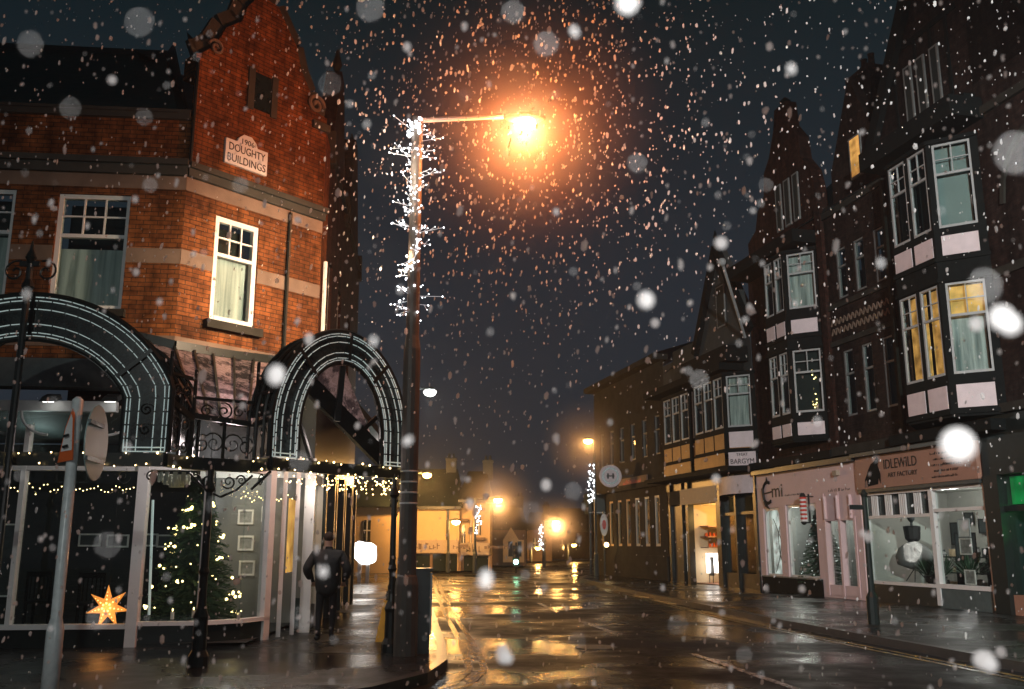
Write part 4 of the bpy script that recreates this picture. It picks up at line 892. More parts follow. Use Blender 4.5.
b = MB(); b.box(RF, -9, -.78, -.3, .12, 3.0, 4.3); b.box(RF, -1.25, -.8, -.2, .16, 0, 3.0); b.box(RF, -4.9, -4.7, -.2, .1, 0, 3); b.box(RF, -9, -1.25, -.1, .05, 2.2, 2.32); b.box(RF, -2.05, -1.97, -.1, .05, 2.3, 3.0); b.build('shopfront_frame', 'black_paint', r1)
b = MB(); b.box(RF, -9, -1.25, -.3, .05, 0, .42); b.build('stall_riser', 'brick_riser', r1)
b = MB(); b.box(RF, -9, -1.25, -.06, -.05, .42, 3); b.build('shop_window', 'shop_glass', r1)
shoproom(r1, -9, -1.2, 3.0, 2.2, 'teal_paint')
b = MB(); b.box(RF, -1.95, -1.35, -.12, -.09, 2.35, 2.95); b.box(RF, -2.6, -2.1, -.12, -.09, 2.35, 2.95); b.build('green_panel', 'green_dim', r1)
b = MB(); b.box(RF, -2.12, -2.09, -.07, -.05, 2.4, 2.9); b.box(RF, -2.55, -2.35, -.09, -.07, 2.86, 2.95); b.box(RF, -2.42, -2.40, -.5, -.48, .6, 2.1)
for z in (2.1, 1.55, 1.2, .8): b.box(RF, -3.4, -2.41, -.5, -.47, z, z+.02)
b.build('neon_edge', 'green_light', r1)
def bottle(u, z, lab):
    pass
rr_ = random.Random(3)
for k, z in enumerate((1.22, .82, 1.57)):
    for j in range(3):
        q = RF.p(-2.5-.16*j, -.42, z); t = thing('bottle', q, ['green bottle, %s on the middle shelf of the green lit shop', 'green bottle, %s on the lowest shelf of the green lit shop', 'green bottle, %s on the top shelf of the green lit shop'][k] % ['leftmost', 'second', 'third'][j], 'bottle', 'bottles on the green lit shelves')
        MB().lathe(q, [(.035, 0), (.035, .12), (.012, .17), (.012, .23)], 8).build('glass', 'green_light' if j == 0 else 'green_dim', t)
b = MB()
for k in range(40): 
    a = rnd.uniform(0, 6.28); rr2 = rnd.uniform(0, .17); b.octa(RF.p(-1.72+rr2*math.cos(a), -.2+rnd.uniform(-.05, .05), 1.75+rr2*1.3*math.sin(a)), .035, .05)
tag(b.build('leaf_wreath', 'green_light'), 'glowing green leafy ornament behind the green lit shop window', 'ornament')
point('green_glow', RF.p(-2.8, -.9, 2.4), 14, (.08, 1, .25), .15)
# --- R2 tall half timbered with oriel + Idlewild
r2 = thing('oriel_building', RF.p(2, 0, 0), 'tall dark gabled building with stacked oriel windows above the orange fascia shop', 'building')
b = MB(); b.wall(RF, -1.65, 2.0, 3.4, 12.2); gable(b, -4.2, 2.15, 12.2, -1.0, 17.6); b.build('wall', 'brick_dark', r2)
b = MB(); b.beam(RF.p(2.25, .15, 12.1), RF.p(-1.0, .15, 17.75), .35, .18, up=RF.n); b.beam(RF.p(-4.3, .15, 12.1), RF.p(-1.0, .15, 17.75), .35, .18, up=RF.n); b.box(RF, -1.9, 1.7, .0, .9, 11.25, 11.75); b.box(RF, -1.7, 2, 0, .3, 11.75, 11.95); b.box(RF, -1.65, 2.0, 0, .5, 3.95, 4.2)
for u in (1.1, .2, -.4, -1.0): b.box(RF, u-.05, u+.05, .01, .04, 12, 14.4)
b.box(RF, -1.4, 1.4, .01, .035, 14.4, 14.55); b.build('timber', 'black_timber', r2)
for (x0, x1, y0, y1) in ((906, 911, 75, 125), (919, 925, 60, 118), (934, 940, 47, 105)):
    u1, _ = H_(x0, 90); u0, _ = H_(x1+3, 90); sash(r2, RF, u0, u1, 12.1, 13.85, w=.06, cols=2, rows=2, frame='dim_frame', back='room_dark', ft=.05, dep=.05, backd=-.045, split=.4)
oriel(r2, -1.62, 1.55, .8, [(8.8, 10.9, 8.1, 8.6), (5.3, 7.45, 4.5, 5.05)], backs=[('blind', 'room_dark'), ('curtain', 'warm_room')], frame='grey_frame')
rn = Fr((RF.p(-1.62, 0, 0).x, RF.p(-1.62, 0, 0).y), (RF.p(-.82, .8, 0)-RF.p(-1.62, 0, 0)).xy)
if rn.n.dot(RF.n) < 0: rn.n = -rn.n
MB().box(rn, .2, .95, -.25, -.22, 6.7, 7.4).build('warm_sash_glow', 'warm_room', r2)  # glowing board put in for the warm light of the upper sash
# brick section with diaper
r2b = thing('diaper_brick_building', RF.p(4, 0, 0), 'dark brick building with zigzag brickwork and one lit attic window', 'building')
zr = [(8.5, 10.0), (5.05, 6.95)]; ops = []
for z0_, z1_ in zr:
    for uu in (2.35, 3.3, 4.2): ops.append((uu-.2, uu+.3, z0_, z1_))
b = MB(); b.wall(RF, 2.0, 5.0, 3.4, 11.3, ops); b.wall(RF, 2.0, 4.4, 11.3, 12.4, w=0); gable(b, 2.0, 4.4, 12.4, 3.2, 14.9); b.box(RF, 2.7, 3.7, -.9, -.36, 12.5, 15.0); chimney(b, 2.7, 3.7, -.9, -.36, 13, 15.0); b.build('wall', 'brick_dark', r2b)
for o in ops: sash(r2b, RF, *o, w=-.03, cols=1, rows=1, frame='dim_frame', back='room_dark', ft=.05)
sash(r2b, RF, 2.78, 3.35, 11.75, 13.0, w=.06, cols=2, rows=2, frame='dim_frame', back='warm_room', ft=.05, dep=.05, backd=-.045)
b = MB(); b.box(RF, 2.0, 5.0, 0, .08, 11.1, 11.3); b.box(RF, 2.0, 5.0, 0, .07, 7.15, 7.3); b.box(RF, 2.0, 5.0, 0, .07, 8.25, 8.4); b.box(RF, 2.0, 5.0, 0, .3, 3.95, 4.2)
b.box(RF, 1.96, 2.08, .0, .08, 4.2, 12.2); b.build('stone_course', 'stone_dark', r2b)
b = MB()
for k in range(14):
    u = 2.15+.2*k
    for dz in (0, .28): b.beam(RF.p(u, .015, 7.5+dz), RF.p(u+.1, .015, 7.68+dz), .03, .05, up=RF.n); b.beam(RF.p(u+.1, .015, 7.68+dz), RF.p(u+.2, .015, 7.5+dz), .03, .05, up=RF.n)
b.build('zigzag_brickwork', 'stone_band', r2b)
b = MB(); b.mesh([RF.p(2, .1, 11.3), RF.p(9.5, .1, 11.3), RF.p(9.5, -4, 15), RF.p(2, -4, 15)], [(0, 1, 2, 3)]); b.build('roof', 'slate', r2b)
# --- Idlewild shop front (its own thing: shop unit)
s1 = thing('gallery_shopfront', RF.p(2, 0, 0), 'lit shopfront with salmon fascia reading IDLEWILD and large white framed windows', 'shopfront')
u_r, u_l = -.72, 4.02
b = MB(); b.mesh([RF.p(u_r, .2, 2.95), RF.p(u_l, .2, 2.95), RF.p(u_l, .2, 3.82), RF.p(u_r, .2, 3.82), RF.p(u_r, 0, 2.95), RF.p(u_l, 0, 2.95), RF.p(u_l, 0, 3.82), RF.p(u_r, 0, 3.82)], [(0, 1, 2, 3), (0, 3, 7, 4), (1, 2, 6, 5), (0, 1, 5, 4), (2, 3, 7, 6)]); fa = b.build('fascia', 'wood_fascia', s1)
b = MB(); b.box(RF, u_r, u_l, -.02, .36, 3.822, 3.92); b.box(RF, u_r, u_l, -.02, .18, 2.86, 2.945); b.build('moulding', 'grey_metal', s1)
FF = Fr((RF.p(0, .2, 0).x, RF.p(0, .2, 0).y), (RF.d.x, RF.d.y)); FF.n = RF.n
text('lettering', 'IDLEWILD', FF, 2.05, 3.42, .008, .36, 'ink', fa, flip=True, width=1.35)
text('lettering', 'ART FACTORY', FF, 1.98, 3.2, .008, .17, 'ink', fa, flip=True, width=1.2)
b = MB()
for k in range(5): scribble(b, FF, .85-.1*(k % 2), -.35+.08*k, 3.62-.14*k,   .06, .003, sg=-1, seed=k)
b.build('faded_lettering', 'ink', fa)
# dark cat-eared motif
b = MB(); mo = [(3.62, 3.0), (3.6, 3.2), (3.5, 3.32), (3.42, 3.45), (3.28, 3.6), (3.12, 3.66), (2.98, 3.78), (2.92, 3.7), (2.98, 3.55), (2.88, 3.3), (2.9, 3.05), (2.98, 3.2), (3.02, 3.05)]
b.face([FF.p(u, .01, z) for u, z in mo]); b.build('animal_motif', 'black_timber', fa)
b = MB(); 
for (a, c) in ((u_r, u_r+.08), (1.12, 1.26), (u_l-.08, u_l)): b.box(RF, a, c, -.1, .06, 0.05, 2.86)
b.box(RF, u_r+.08, 1.12, -.1, .06, .46, .56); b.box(RF, 1.26, u_l-.08, -.1, .06, .46, .54); b.box(RF, u_r+.08, 1.12, -.08, .05, 2.26, 2.34); b.box(RF, 1.26, u_l-.08, -.08, .05, 2.16, 2.24); b.box(RF, u_r, u_l, -.1, .055, 2.78, 2.86); b.build('shopfront_frame', 'white_paint', s1)
b = MB()
for c in (1.75, 2.35, 2.95, 3.55):
    for d_ in (-.11, -.04, .04, .11): b.box(RF, c+d_-.012, c+d_+.012, -.03, .02, 2.24, 2.78)
b.build('transom_slat', 'white_paint', s1); b = MB()
for c in (1.75, 2.35, 2.95, 3.55):
    for d_ in (-.075, .075): b.box(RF, c+d_-.02, c+d_+.02, -.045, -.03, 2.28, 2.74)
b.build('transom_slot', 'ink', s1)
b = MB(); b.box(RF, 1.26, u_l-.08, -.07, -.05, 2.24, 2.78); b.build('transom_panel', 'render_grey', s1)
b = MB(); b.box(RF, u_r+.05, u_l-.05, -.045, -.04, .5, 2.8); b.build('shop_window', 'shop_glass', s1)
b = MB(); b.box(RF, u_r, 1.2, -.2, .03, 0, .46); b.build('stall_riser', 'tile_riser', s1); b = MB(); b.box(RF, 1.2, u_l, -.2, .03, 0, .46); b.build('stall_riser', 'black_paint', s1)
shoproom(s1, -.7, 4.0, 2.9, 2.6, 'room_light')
point('gallery_light', RF.p(1.8, -1.0, 2.6), 60, (1, .96, .93), .2)
def on(u, w, z): return RF.p(u, w, z)
# contents
q = on(2.9, -.6, .55); t = thing('dress_form', q, 'dark bodiced dress form with pale round skirt in the IDLEWILD window', 'mannequin')
MB().lathe(q, [(.1, .3), (.42, .42), (.46, .62), (.36, .85), (.12, 1.0)], 16).build('skirt', 'room_grey', t, smooth=True); MB().lathe(q, [(.12, 1.0), (.19, 1.08), (.22, 1.4), (.12, 1.42)], 12).build('bodice', 'ink', t); MB().lathe(q, [(.03, 1.42), (.03, 1.5), (.09, 1.58), (.10, 1.68), (.03, 1.76)], 10).build('head', 'picture_dark', t)
b = MB()
for a in (0, 2.1, 4.2): b.tube([q+Vector((0, 0, .35)), q+Vector((.3*math.cos(a), .3*math.sin(a), 0))], .012)
b.build('stand', 'ink', t)
def potplant(q, r_, h, lab):
    t = thing('pot_plant', q, lab, 'plant', 'plants in the IDLEWILD window'); MB().lathe(q, [(.07, 0), (.1, .16)], 10).build('pot', 'picture_dark', t); b = MB()
    for k in range(60):
        a = rnd.uniform(0, 6.28); e_ = rnd.uniform(.3, 1.3); d = Vector((math.cos(a)*math.cos(e_), math.sin(a)*math.cos(e_), math.sin(e_))); s_ = d.cross(Vector((0, 0, 1))).normalized()*.02; c = q+Vector((0, 0, .15)); b.face([c+s_*.3, c+d*h*.6+s_, c+d*h, c+d*h*.6-s_])
    b.build('foliage', 'needles', t)
potplant(on(2.2, -.45, .55), .1, .5, 'leafy dark pot plant beside the round skirt in the IDLEWILD window'); potplant(on(1.7, -.5, .55), .1, .65, 'tallest pot plant left of the white window post in the IDLEWILD window'); potplant(on(.75, -.5, .55), .1, .7, 'bushy pot plant right of the white window post in the IDLEWILD window')
IW = Fr((RF.p(0, -2.55, 0).x, RF.p(0, -2.55, 0).y), (RF.d.x, RF.d.y)); IW.n = RF.n
def panel_thing(name, u0, u1, w, z0, z1, mat, lab, cat, frame='ink', grp=None):
    t = thing(name, RF.p((u0+u1)/2, w, z0), lab, cat, grp); MB().box(RF, u0, u1, w, w+.01, z0, z1).build('board' if name != 'picture_frame' else 'picture', mat, t)
    k = .03; b = MB(); b.box(RF, u0-k, u0, w-.005, w+.02, z0-k, z1+k); b.box(RF, u1, u1+k, w-.005, w+.02, z0-k, z1+k); b.box(RF, u0, u1, w-.005, w+.02, z0-k, z0); b.box(RF, u0, u1, w-.005, w+.02, z1, z1+k); b.build('frame', frame, t)
panel_thing('picture_frame', 1.3, 2.0, -1.2, 1.1, 1.75, 'picture_dark', 'large dark framed picture leaning behind the plants in the IDLEWILD window', 'picture')
panel_thing('picture_frame', 3.3, 3.8, -2.5, 1.5, 2.05, 'picture_dark', 'dark square picture on the left wall inside the IDLEWILD shop', 'picture')
panel_thing('poster', .10, .45, -.10, 1.68, 2.05, 'litter', 'upper white poster stuck inside the right IDLEWILD window', 'poster', 'grey_frame', 'posters in the IDLEWILD window')
panel_thing('poster', .10, .45, -.10, 1.28, 1.6, 'photo_art', 'middle printed poster stuck inside the right IDLEWILD window', 'poster', 'litter', 'posters in the IDLEWILD window')
panel_thing('poster', .10, .4, -.12, .60, .88, 'photo_art', 'lowest small poster at the foot of the right IDLEWILD window', 'poster', 'litter', 'posters in the IDLEWILD window')
panel_thing('display_board', -.62, -.25, -.3, .6, 1.5, 'room_light', 'pale upright display board at the right end of the IDLEWILD window', 'board')
t = thing('display_shelf', RF.p(2.4, -1.5, .05), 'low dark shelf unit crowded with pots behind the round skirt in the IDLEWILD shop', 'shelf')
b = MB()
for z in (.35, .75, 1.15): b.box(RF, .2, 3.6, -1.75, -1.45, z, z+.03)
for u in (.2, 1.3, 2.4, 3.57): b.box(RF, u, u+.03, -1.75, -1.46, .03, 1.18)
b.build('shelf_frame', 'ink', t); b = MB()
for z in (.38, .78, 1.18):
    u = .3
    while u < 3.5:
        h = rnd.uniform(.08, .28)
        if rnd.random() < .5: b.lathe(RF.p(u, -1.58, z), [(.04, 0), (.07, h*.5), (.03, h*.85), (.04, h)], 8)
        else: b.box(RF, u-.06, u+.06, -1.7, -1.55, z, z+h)
        b.mi = rnd.randrange(3); u += rnd.uniform(.14, .3)
b.build('stock', ['photo_art', 'picture_dark', 'room_cream'], t)
for i_, (u, z, s_) in enumerate(((-.2, 1.9, .3), (.9, 2.1, .35), (1.6, 2.2, .28), (2.3, 1.95, .32), (2.9, 2.2, .25))):
    panel_thing('picture_frame', u, u+s_*1.2, -2.5, z-.15, z-.15+s_, 'picture_dark', 'small dark picture on the back wall of the IDLEWILD shop, %s from the right' % ['first', 'second', 'third', 'fourth', 'fifth'][i_], 'picture', grp='small pictures on the IDLEWILD back wall')
# --- pink shop
s2 = thing('barber_shopfront', RF.p(7, 0, 0), 'pale pink rendered shopfront with swash lettering, two windows and a double door', 'shopfront')
pr_ = .10; ops = [(8.05, 9.35, .55, 2.45) if False else (8.55, 9.6, .5, 2.65), (6.35, 8.15, .5, 2.70), (4.35, 5.95, .08, 2.25)]
b = MB(); b.wall(RF, 4.06, 9.95, 0, 3.75, ops, w=pr_, rev=.18); b.face([RF.p(4.06, pr_, 0), RF.p(4.06, -.2, 0), RF.p(4.06, -.2, 3.75), RF.p(4.06, pr_, 3.75)]); b.build('wall', 'pink_render', s2)
b = MB(); b.box(RF, 4.06, 9.95, -.05, .28, 3.753, 3.9); b.build('cornice', 'grey_metal', s2)
b = MB(); b.box(RF, 6.2, 9.85, pr_-.02, pr_+.03, 0, .48); b.build('stall_riser', 'black_timber', s2)
b = MB(); b.box(RF, 6.25, 9.75, pr_-.05, pr_+.07, .46, .50); b.build('window_sill', 'dim_frame', s2)
b = MB()
for (a, c, d, e_) in ops[:2]: b.box(RF, a, a+.08, -.06, .05, d, e_); b.box(RF, c-.08, c, -.06, .05, d, e_); b.box(RF, a+.08, c-.08, -.06, .05, e_-.08, e_); b.box(RF, a+.08, c-.08, -.06, .05, d, d+.06)
# arched corner fillets
for (a, c, d, e_) in ops[:2]:
    for (uc, sg2) in ((a+.08, 1), (c-.08, -1)):
        pts = [RF.p(uc, .04, e_-.08)]+[RF.p(uc+sg2*.22*(1-math.cos(R(th))), .04, e_-.08-.22*(1-math.sin(R(th)))) for th in range(0, 91, 15)]; b.face(pts)
b.build('window_frame', 'white_paint', s2)
b = MB(); b.box(RF, 8.6, 9.55, .0, .004, .55, 2.6); b.box(RF, 6.4, 8.1, .0, .004, .55, 2.65); b.build('shop_window', 'shop_glass', s2)
b = MB()
for u in (4.35, 5.1, 5.87): b.box(RF, u, u+.10, -.08, .12, .05, 2.95 if u != 4.35 else 2.25)
b.box(RF, 4.45, 5.10, -.05, .10, .05, .35); b.box(RF, 5.2, 5.87, -.05, .10, .05, .35); b.box(RF, 4.45, 5.87, -.05, .10, 2.15, 2.25)
for u in (4.5, 5.15, 5.8): b.tube([RF.p(u, .13, 2.2), RF.p(u, .13, 2.75), RF.p(u+.02, .13, 2.85)], .05, 8)
b.build('door_frame', 'pink_render', s2)
dd = MB(); dd.box(RF, 4.5, 5.05, -.02, -.015, .35, 2.15); dd.box(RF, 5.25, 5.82, -.02, -.015, .35, 2.15); dd.build('door_glass', 'shop_glass', s2)
shoproom(s2, 4.2, 9.8, 2.9, 1.8, 'room_grey')
point('barber_light', RF.p(9.0, -.7, 2.3), 45, (1, .97, .88), .12); point('barber_light', RF.p(7.2, -1.2, 2.4), 28, (1, .95, .85), .12)
MB().box(RF, 8.5, 9.65, -.25, -.23, .5, 2.7).build('window_blind', 'glow_blind', s2)  # blind glows by itself in place of lamplight coming through it
b = MB(); b.tube([RF.p(9.3, -.1, .6), RF.p(9.0, -.1, 1.1), RF.p(8.85, -.1, 1.6), RF.p(9.1, -.1, 2.0), RF.p(9.3, -.1, 2.3)], .012, 5); b.tube([RF.p(8.7, -.1, .6), RF.p(9.0, -.1, 1.2), RF.p(9.05, -.1, 1.7), RF.p(8.8, -.1, 2.35)], .012, 5); tag(b.build('bare_branches', 'ink'), 'dark bare branches standing in the left window of the pink shop', 'branches')
text('lettering', 'mi', RF, 8.58, 2.98, pr_+.01, .62, 'ink', s2, flip=True, width=.68)
b = MB(); n0 = Vector((0, 0, 0))
for off in (0, .05): b.tube([RF.p(9.18+.32*math.cos(R(a_)), pr_+.02, 3.12+off+.34*math.sin(R(a_))) for a_ in range(-125, 126, 15)], .03, 5)
b.tube([RF.p(9.5, pr_+.02, 3.3), RF.p(9.42, pr_+.02, 2.9), RF.p(9.3, pr_+.02, 2.72), RF.p(9.1, pr_+.02, 2.6)], [.05, .06, .05, .01], 6); b.tube([RF.p(9.45, pr_+.02, 3.12), RF.p(8.95, pr_+.02, 3.16)], .025, 5); b.tube([RF.p(9.2, pr_+.02, 3.5), RF.p(9.22, pr_+.02, 3.65)], [.04, .01], 5); b.build('swash_initial', 'ink', s2)
b = MB(); scribble(b, RF, 8.1, 7.05, 2.98, .06, pr_, -1, 5); scribble(b, RF, 5.6, 4.55, 2.98, .09, pr_, -1, 9); b.build('faded_lettering', 'faded_ink', s2)
MB().box(RF, 4.95, 5.15, pr_, pr_+.12, 3.42, 3.56).build('alarm_box', 'cream_fascia', s2)
# barber pole
q = RF.p(6.45, .45, 2.15); t = thing('barber_pole', q, 'red and white striped barber pole bracketed to the pink wall', 'barber pole')
b = MB()
for k in range(12):
    b.mi = k % 2; b.lathe(q+Vector((0, 0, .06*k)), [(.10, 0), (.10, .06)], 10)
b.build('striped_cylinder', ['white_paint', 'red_paint'], t); b = MB(); b.lathe(q, [(.03, -.1), (.09, -.04), (.09, 0)], 10); b.lathe(q, [(.09, .72), (.09, .76), (.05, .84)], 10); b.beam(q+Vector((0, 0, .74)), RF.p(6.45, .1, 2.89), .03, .03); b.box(RF, 6.22, 6.26, .36, .40, 2.1, 2.95); b.box(RF, 6.24, 6.45, .38, .40, 2.1, 2.13); b.build('bracket', 'ink', t)
# christmas tree in pink shop
tq2 = RF.p(7.15, -.5, .4); t = thing('christmas_tree', tq2, 'dark Christmas tree dotted with white lights in the pink shop window', 'christmas tree')
fo = MB()
for i in range(170):
    z = 2.15*(i/170); rr = .72*(1-z/2.3)+.05; a = i*2.39996; d = Vector((math.cos(a), math.sin(a), 0)); rt = tq2+Vector((0, 0, z)); tip = rt+d*rr-Vector((0, 0, .1))
    for k in range(8):
        c = rt.lerp(tip, (k+1)/8); sd = d.cross(Vector((0, 0, 1)))
        for s_ in (-1, 1): e1 = c+(sd*s_+d*.6)*.09+Vector((0, 0, rnd.uniform(-.03, .03))); fo.face([c+Vector((0, 0, .015)), c-d*.02, e1, e1+Vector((0, 0, .03))])
fo.build('foliage', 'needles', t); MB().lathe(tq2, [(.05, 0), (.02, 2.1)], 6).build('trunk', 'bark', t)
lb = MB()
for i in range(80):
    z = rnd.uniform(.1, 2.1); rr = .72*(1-z/2.3)+.08; a = rnd.uniform(0, 6.28); lb.blob(tq2+Vector((math.cos(a)*rr, math.sin(a)*rr, z)), .016, n=6)
lb.build('fairy_lights', 'window_white', t)
b = MB()
for i in range(26): b.blob(RF.p(5.0+rnd.uniform(-.1, .1), -.3, .4+1.7*i/26), .014, n=6)
tag(b.build('string_lights', 'window_white'), 'vertical string of white lights behind the pink shop door glass', 'string lights')
# --- R3 building above pink shop
r3 = thing('dutch_gable_building', RF.p(7.5, 0, 0), 'dark building with curved Dutch gable and oriel windows above the pink shop', 'building')
b = MB(); b.wall(RF, 5.0, 9.95, 3.7, 11.3)
dg = [(5.3, 11.3), (9.75, 11.3), (9.8, 11.9), (9.2, 12.2), (9.0, 12.8), (8.5, 13.2), (8.4, 14.0), (8.0, 14.4), (7.6, 15.2), (7.45, 15.9), (6.7, 15.9), (6.6, 15.0), (6.1, 14.4), (6.0, 13.6), (5.5, 13.0), (5.3, 12.2)]
n = len(dg); b.mesh([RF.p(u, 0, z) for u, z in dg]+[RF.p(u, -.4, z) for u, z in dg], [tuple(range(n)), tuple(range(n, 2*n))]+[(i, (i+1) % n, (i+1) % n+n, i+n) for i in range(n)])
b.mesh([RF.p(9.95, 0, 0), RF.p(9.95, -6, 0), RF.p(9.95, -6, 11.3), RF.p(9.95, 0, 11.3)], [(0, 1, 2, 3)])
b.box(RF, 5.0, 5.3, 0, .12, 3.9, 11.6); b.build('wall', 'brick_brown', r3)
for c in (6.35, 6.9, 7.45): sash(r3, RF, c-.15, c+.2, 11.6, 13.2, w=.06, cols=1, rows=1, frame='dim_frame', back='room_dark', ft=.05, dep=.05, backd=-.045)
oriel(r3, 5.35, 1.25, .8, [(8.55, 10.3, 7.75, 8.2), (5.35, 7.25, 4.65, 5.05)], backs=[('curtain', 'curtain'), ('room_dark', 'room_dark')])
b = MB(); b.box(RF, 5.3, 9.9, 0, .9, 10.5, 10.9); b.box(RF, 5.0, 9.95, 0, .35, 3.93, 4.15); b.lathe(RF.p(7.05, -.2, 15.9), [(.12, 0), (.2, .15), (.05, .3)], 8); b.build('timber', 'black_timber', r3)
b = MB()
for i in range(28): b.blob(RF.p(5.9+rnd.uniform(-.12, .12), .15+rnd.uniform(-.05, .05), 5.5+1.3*i/28*rnd.uniform(.6, 1)), .022, n=6)
tag(b.build('string_lights', 'tree_warm'), 'small lit Christmas tree lights in the oriel window above the pink shop', 'string lights')
# --- R4 gabled timber building
r4 = thing('timber_gable_building', RF.p(13, 0, 0), 'grey gabled building with corner oriel and amber panels above the yellow doorway', 'building')
opd = [(13.15, 15.5, .12, 2.85)]
b = MB(); b.wall(RF, 10.0, 18.0, 3.7, 9.0); gable(b, 9.95, 14.2, 9.0, 12.15, 12.45); b.mesh([RF.p(9.98, 0, 3.7), RF.p(9.98, -6, 3.7), RF.p(9.98, -6, 9), RF.p(9.98, 0, 9)], [(0, 1, 2, 3)]); b.build('wall', 'render_grey', r4)
b = MB(); b.beam(RF.p(9.8, .12, 8.8), RF.p(12.15, .12, 12.55), .3, .2, up=RF.n); b.beam(RF.p(14.4, .12, 8.8), RF.p(12.15, .12, 12.55), .3, .2, up=RF.n); b.lathe(RF.p(12.15, .1, 12.5), [(.08, 0), (.05, .3), (.09, .4), (.02, .7)], 8)
b.box(RF, 10.6, 18, 0, .95, 7.5, 7.75); b.box(RF, 10.2, 18, .0, 1.0, 3.95, 4.1); b.box(RF, 10.2, 14, .02, .9, 7.75, 8.3); b.build('timber', 'black_timber', r4)
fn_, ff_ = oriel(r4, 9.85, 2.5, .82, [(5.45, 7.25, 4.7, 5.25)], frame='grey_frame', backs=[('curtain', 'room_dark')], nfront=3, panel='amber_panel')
MB().box(fn_, .15, 1.0, .025, .035, 4.74, 5.28).build('panel', 'white_panel', r4)
sp_ = MB().box(fn_, .1, 1.05, .03, .045, 4.12, 4.60).build('sign_board', 'white_panel', r4)
text('lettering', 'TREAT', fn_, .57, 4.44, .05, .14, 'ink', sp_, flip=True, width=.4); text('lettering', 'BARGYM', fn_, .57, 4.18, .05, .24, 'ink', sp_, flip=True, width=.82)
oriel(r4, 13.5, 2.6, .6, [(5.45, 7.25, 4.7, 5.25)], frame='grey_frame', nfront=3, panel='amber_panel')
b = MB(); b.box(RF, 10.75, 13.2, .82, .86, 4.15, 4.62); b.box(RF, 14.1, 16.7, .6, .64, 4.15, 4.62); b.build('panel', 'amber_panel', r4)
b = MB(); b.mesh([RF.p(14.3, .2, 8.4), RF.p(16.4, .2, 8.4), RF.p(16.2, -1.5, 9.9), RF.p(14.5, -1.5, 9.9), RF.p(14.3, .2, 9.3), RF.p(16.4, .2, 9.3)], [(2, 3, 4, 5), (0, 1, 5, 4), (0, 4, 3), (1, 2, 5)]); b.lathe(RF.p(15.4, -.9, 9.4), [(.06, 0), (.04, .9), (.01, 1.2)], 6); b.mesh([RF.p(14, .1, 9), RF.p(18, .1, 8.6), RF.p(18, -4, 10.8), RF.p(14, -4, 10.8)], [(0, 1, 2, 3)]); b.build('roof', 'slate', r4)
sash(r4, RF, 11.75, 12.45, 9.4, 11.0, w=.06, cols=2, rows=2, frame='dim_frame', back='room_dark', ft=.05, dep=.05, backd=-.045)
# shopfronts of R4
b = MB(); b.box(RF, 13.0, 16.3, .02, .16, 3.02, 3.62); b.build('fascia', 'cream_fascia', r4)
b = MB(); pts = [RF.p(10.05+2.75*k/10, .12+.35*math.sin(math.pi*k/10), 3.2) for k in range(11)]; pt2 = [p_+Vector((0, 0, .62)) for p_ in pts]; b.mesh(pts+pt2, [(i, i+1, 12+i, 11+i) for i in range(10)]); b.build('curved_fascia', 'white_panel', r4)
b = MB(); b.box(RF, 16.35, 17.6, .02, .14, 3.05, 3.6); b.build('fascia', 'stone_dark', r4)
b = MB()
for (a, c) in ((10.0, 10.2), (11.5, 11.62), (12.75, 13.1), (15.6, 15.85), (16.2, 16.4), (17.4, 17.6)): b.box(RF, a, c, -.1, .14, 0, 3.9)
b.box(RF, 10.2, 12.75, -.1, .05, 0, .5); b.box(RF, 10, 18, -.2, .02, 3.62, 3.9); b.box(RF, 10.2, 13, -.1, .04, 2.5, 2.6); b.box(RF, 16.4, 17.4, -.1, .02, 0, 3); b.build('shopfront_frame', 'black_paint', r4)
b = MB(); b.box(RF, 10.2, 12.75, -.05, -.045, .5, 3.2); b.build('shop_window', 'shop_glass', r4)
shoproom(r4, 10.1, 12.9, 3.2, 1.6, 'teal_paint'); shoproom(r4, 13.1, 15.7, 3.0, 2.4, 'room_cream', 'wood_fascia')
MB().box(RF, 15.15, 15.2, -.95, -.35, .4, 1.15).build('bright_screen', 'white_shop', r4)
b = MB()
for z in (1.35, 1.75, 2.15): b.box(RF, 14.9, 15.65, -1.7, -.35, z, z+.04)
b.build('shelf', 'wood_fascia', r4); b = MB()
for k in range(14): q_ = RF.p(15.1+.3*(k % 2), -.5-.16*(k//2), (1.39, 1.79)[k % 2]); b.lathe(q_, [(.06, 0), (.05, rs_ if False else .12+.015*(k % 5))], 8)
b.build('shelf_goods', 'orange_red', r4)
point('doorway_light', RF.p(14.4, -.9, 2.5), 75, (1, .62, .2), .15); point('fascia_fill', RF.p(14, 1.35, 3.85), 3.5, (1, .55, .15), .05); point('fascia_fill', RF.p(11.9, 1.45, 3.9), 2.5, (1, .55, .15), .05)  # the fascia pair are added fills that warm the panels above
q = RF.p(15.1, -.5, .12); t = thing('sign_board', q, 'dark easel board standing just inside the yellow lit doorway', 'easel'); MB().box(RF, 14.95, 15.3, -.55, -.5, .3, 1.0).build('board', 'ink', t); b = MB(); b.box(RF, 14.95, 14.98, -.52, -.5, .03, .3); b.box(RF, 15.27, 15.3, -.52, -.5, .03, .3); b.build('leg', 'ink', t)
MB().box(RF, 15.9, 15.98, .05, .09, .45, 1.9).build('light_tube', 'window_white', r4)
